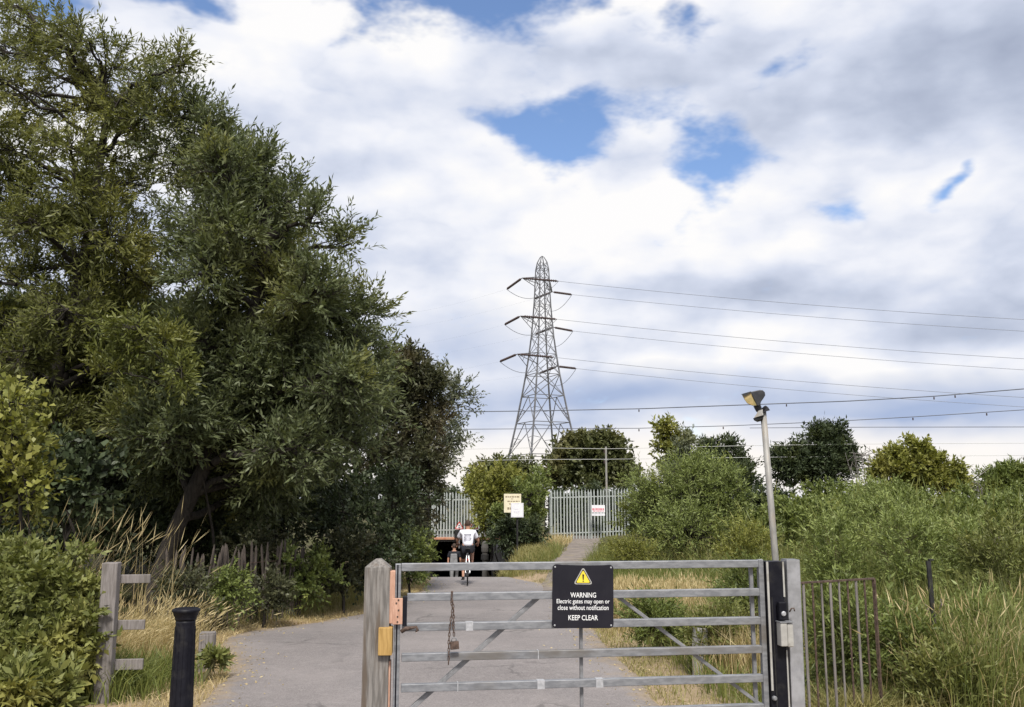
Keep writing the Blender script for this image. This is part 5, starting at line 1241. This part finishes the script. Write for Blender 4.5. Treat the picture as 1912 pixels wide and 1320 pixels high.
wd = [('tall feathery weed clump behind the railing panel', 1560, 1050, 11.5, 70, 80, 'feather'), ('feathery weed clump around the black stake', 1690, 1030, 11, 80, 110, 'feather'), ('fresh green weed clump at the right edge', 1880, 1060, 10.5, 70, 80, 'bright'),
      ('tall thin weed clump rising above the bramble mounds', 1640, 980, 13.5, 60, 90, 'feather'), ('green weed clump right of the black stake', 1800, 1060, 11.5, 70, 90, 'feather'), ('green weeds growing behind the railing panel', 1570, 1200, 8.5, 55, 90, 'mid'), ('low green weeds right of the railing panel', 1690, 1220, 8.6, 80, 80, 'mid'), ('low dark weeds at the lower right corner', 1830, 1200, 9.2, 90, 70, 'feather'),
      ('leafy weeds seen through the right half of the gate', 1350, 1190, 10.4, 70, 50, 'bright'), ('leafy weeds behind the gate next to the warning sign', 1220, 1170, 11.5, 70, 35, 'mid'), ('green weeds behind the hinge end of the gate', 1400, 1120, 12, 50, 60, 'mid'), ('yellowish weeds over the top bar near the pole', 1390, 1030, 16, 50, 45, 'sunny'), ('yellowish weeds right of the track end', 1180, 1040, 22, 55, 30, 'sunny')]
wd += [('broad pale-leaved weeds at the bottom right corner', 1780, 1290, 7.9, 80, 40, 'bright')]
for lab, u, v, Y_, ru, rv, m_ in wd: shrub(lab, u, v, Y_, ru, rv, m_, .9, name='weed_clump', ll=.065, lw=.017, tw=.28, nsec=46, ntw=10, nlf=13, sec_r=.005, up=.8, barkm='stem')
shrub('small bright green weed at the foot of the timber stump', 404, 1232, 10.0, 24, 13, 'bright', .6, name='weed_clump', ll=.09, lw=.035, tw=.1, nsec=20, ntw=5, nlf=6, sec_r=.004, up=.9, barkm='stem')
b_ = shrub('faded lilac flower spikes among the weeds at right', 1760, 1170, 9.4, 34, 55, 'lilac', .5, [(1735, 1200, 9.2, 18, 25, .15, .4), (1860, 1030, 13, 16, 40, .2, .3)], name='flower_spikes', ll=.03, lw=.02, tw=.16, nsec=16, ntw=5, nlf=12, sec_r=.004, up=1.0, barkm='stem')

# --- grasses: blades as strips of two faces
def blades(name, X, Yy, h, w, m, lean=.35, bend=(0, 0), seedhead=False):
    n = len(X); Z = H(X, Yy) - .01
    b = np.stack([X, Yy, Z], -1); a = RNG.random(n) * 2 * np.pi
    s = np.stack([np.cos(a), np.sin(a), np.zeros(n)], -1) * (w * (.6 + .8 * RNG.random(n)))[:, None]
    l = RNG.normal(size=(n, 2)) * lean + np.array(bend); l = np.concatenate([l, np.zeros((n, 1))], 1)
    hh = h[:, None]; up_ = np.array([[0, 0, 1.0]])
    m1 = b + up_ * hh * .55 + l * hh * .3; t = b + up_ * hh * (1 - .25 * np.minimum(np.linalg.norm(l, axis=1, keepdims=True), 1)) + l * hh
    q = [np.stack([b - s, b + s, m1 + s * .8, m1 - s * .8], 1), np.stack([m1 - s * .8, m1 + s * .8, t + s * .08, t - s * .08], 1)]
    if seedhead:
        d = unit(t - m1); hl = hh * .16; s2 = unit(np.cross(d, rnd_dir(n))) * w * 1.5
        q.append(np.stack([t, t + d * hl * .4 + s2, t + d * hl, t + d * hl * .4 - s2], 1))
    o = quads(name, np.concatenate(q).reshape(-1, 3), m)
    return tag(o, kind='stuff')
def pl(y): return np.interp(y, PLY, PLX)
def pr(y): return np.interp(y, PRY, PRX)
def band(n, y0, y1, side, d0, d1, pw=1.0):
    y = RNG.uniform(y0, y1, n); d = d0 + (d1 - d0) * RNG.random(n) ** pw
    return off_paths(pl(y) - d if side < 0 else pr(y) + d, y) if d0 > .3 else ((pl(y) - d if side < 0 else pr(y) + d), y)
def off_paths(x, y):
    tl = np.interp(y, [22, 26, 30, 36, 43, 47], [0.6, 0.85, 1.45, 2.1, 2.75, 2.9]); tr_ = np.interp(y, [22, 26, 30, 36, 43, 47], [1.3, 2.05, 2.8, 3.4, 4.1, 4.2])
    k_ = ((x < pl(y) - .08) | (x > pr(y) + .08)) & ~((y > 24) & (y < 47) & (x > tl + .1) & (x < tr_ - .1))
    return x[k_], y[k_]
def spots(n, lst):
    """lst: (u, v, Y, spread x, spread y) patches on the ground"""
    xs, ys = [], []
    for u, Y_, sx, sy in lst:
        x0 = (u - 956) / F * Y_ * 1.02
        xs.append(x0 + RNG.normal(size=n // len(lst)) * sx); ys.append(Y_ + RNG.normal(size=n // len(lst)) * sy)
    x, y = np.concatenate(xs), np.concatenate(ys)
    return off_paths(x, y)
V_ = lambda n, a, b: RNG.uniform(a, b, n)
x, y = band(9000, 8, 27, -1, .0, .75, 1.2); tag(blades('verge_grass', x, y, V_(len(x), .04, .14), .004, 'straw', .7), 'short dry straw grass along the left path edge', 'grass')
x, y = band(6000, 7, 27, 1, .0, .8, 1.2); tag(blades('verge_grass', x, y, V_(len(x), .04, .16), .004, 'strawg', .7), 'short dry straw grass along the right path edge', 'grass')
x, y = band(9000, 11, 27, -1, .5, 1.5); tag(blades('verge_grass', x, y, V_(len(x), .08, .30), .005, 'strawg', .4), 'half dry grass below the left hedge', 'grass')
x, y = band(16000, 7.5, 30, 1, .55, 2.6); tag(blades('long_grass', x, y, V_(len(x), .15, .45), .005, 'grass', .4), 'green grass behind the right half of the gate', 'grass')
x, y = band(26000, 7.5, 32, 1, 1.8, 9.5); tag(blades('long_grass', x, y, V_(len(x), .3, .8), .006, 'grass', .4), 'tall rough green grass on the right bank', 'grass')
x, y = band(4000, 7.5, 26, 1, 2.4, 9.5); tag(blades('long_grass', x, y, V_(len(x), .4, 1.0), .0035, 'strawg', .35, seedhead=True), 'half dry tall grass scattered over the right bank', 'grass')
x, y = spots(4200, [(1170, 14.6, .25, .6), (1225, 14.4, .3, .6), (1280, 14.8, .3, .6), (1150, 15.4, .2, .6)]); tag(blades('golden_grass', x, y, V_(len(x), .35, .68), .0045, 'straw', .2, seedhead=True), 'golden dry grass patch seen under the top bar of the gate', 'grass')
x, y = spots(2200, [(1380, 10.2, .22, .3), (1330, 12.5, .3, .4)]); tag(blades('golden_grass', x, y, V_(len(x), .35, .75), .004, 'straw', .3), 'golden grass tuft behind the hinge end of the gate', 'grass')
x, y = spots(460, [(1750, 8.2, .25, .3), (1820, 8.6, .3, .3), (1880, 8.9, .35, .4), (1700, 8.3, .25, .2)]); tag(blades('golden_grass', x, y, V_(len(x), .5, 1.1), .0034, 'straw', .34, seedhead=True), 'long pale dry stalks at the lower right', 'grass')
x, y = spots(4000, [(1700, 8.2, .5, .25), (1840, 8.2, .5, .3), (1560, 7.9, .3, .2)]); tag(blades('long_grass', x, y, V_(len(x), .15, .45), .005, 'strawg', .5), 'tangled half dry grass at the lower right corner', 'grass')
x, y = spots(1700, [(240, 10.6, .3, .3), (290, 10.9, .32, .35), (335, 11.3, .2, .3)]); tag(blades('golden_grass', x, y, V_(len(x), .3, .75), .0032, 'straw', .3, bend=(.35, 0), seedhead=True), 'golden dry grass clump behind the rails of the timber post', 'grass')
x, y = spots(190, [(60, 10.8, .5, .3), (150, 10.8, .5, .3), (230, 11.0, .4, .3)]); tag(blades('golden_grass', x, y, V_(len(x), 1.1, 1.75), .003, 'straw', .2, bend=(.2, 0), seedhead=True), 'tall pale grass stalks rising behind the bright bush', 'grass')
x, y = spots(2600, [(240, 9.7, .25, .25), (300, 9.8, .3, .3), (250, 9.2, .2, .15)]); tag(blades('long_grass', x, y, V_(len(x), .15, .45), .006, 'grass', .45), 'green grass at the foot of the timber rail post', 'grass')
x, y = spots(6000, [(960, 30, .5, 1.2), (985, 31, .5, 1.5), (930, 30, .3, .8), (1000, 34, .4, 1.5)]); tag(blades('long_grass', x, y, V_(len(x), .15, .42), .008, 'strawg', .4), 'grassy mound between underpass path and dirt track', 'grass')
x, y = spots(1500, [(1035, 40, .5, 1.2), (1000, 38, .6, 1.0)]); tag(blades('golden_grass', x, y, V_(len(x), .2, .5), .01, 'straw', .4), 'dry grass at the foot of the palisade fence', 'grass')

x, y = band(14000, 7.6, 15, 1, 2.2, 7.5); tag(blades('long_grass', x, y, V_(len(x), .6, 1.35), .004, 'grass', .22), 'tall thin green stems standing in front of the right bank', 'grass')
x, y = band(9000, 12, 22, 1, .8, 3.2); tag(blades('long_grass', x, y, V_(len(x), .25, .6), .005, 'grass', .35), 'green grass between the path and the feathery bush', 'grass')
x, y = spots(420, [(1480, 15, .6, 1.2), (1600, 14, .7, 1.2), (1680, 13.5, .6, 1.0), (1790, 13.5, .6, 1.0), (1870, 13, .6, 1.0), (1640, 17, .8, 1.0)]); tag(blades('long_grass', x, y, V_(len(x), 1.1, 1.95), .005, 'grass', .2, seedhead=True), 'tall stems poking out above the right bank', 'grass')
# fallen leaves and grit along the path edges
n = 2600; yy = RNG.uniform(7, 27, n); sd_ = RNG.random(n) < .55; dd = np.abs(RNG.normal(size=n)) * .35 - .25
xx = np.where(sd_, pl(yy) + dd, pr(yy) - dd)
P = np.stack([xx, yy, H(xx, yy) + .036], -1); a = RNG.random(n) * 6.283
o = quads('leaf_litter', leaf_quads(P, unit(np.stack([np.cos(a), np.sin(a), RNG.random(n) * .25], -1)), .015 + .03 * RNG.random(n), .01 + .012 * RNG.random(n)).reshape(-1, 3), 'straw')
tag(o, 'scattered dry leaves and grit on the path edges', 'leaves', kind='stuff')
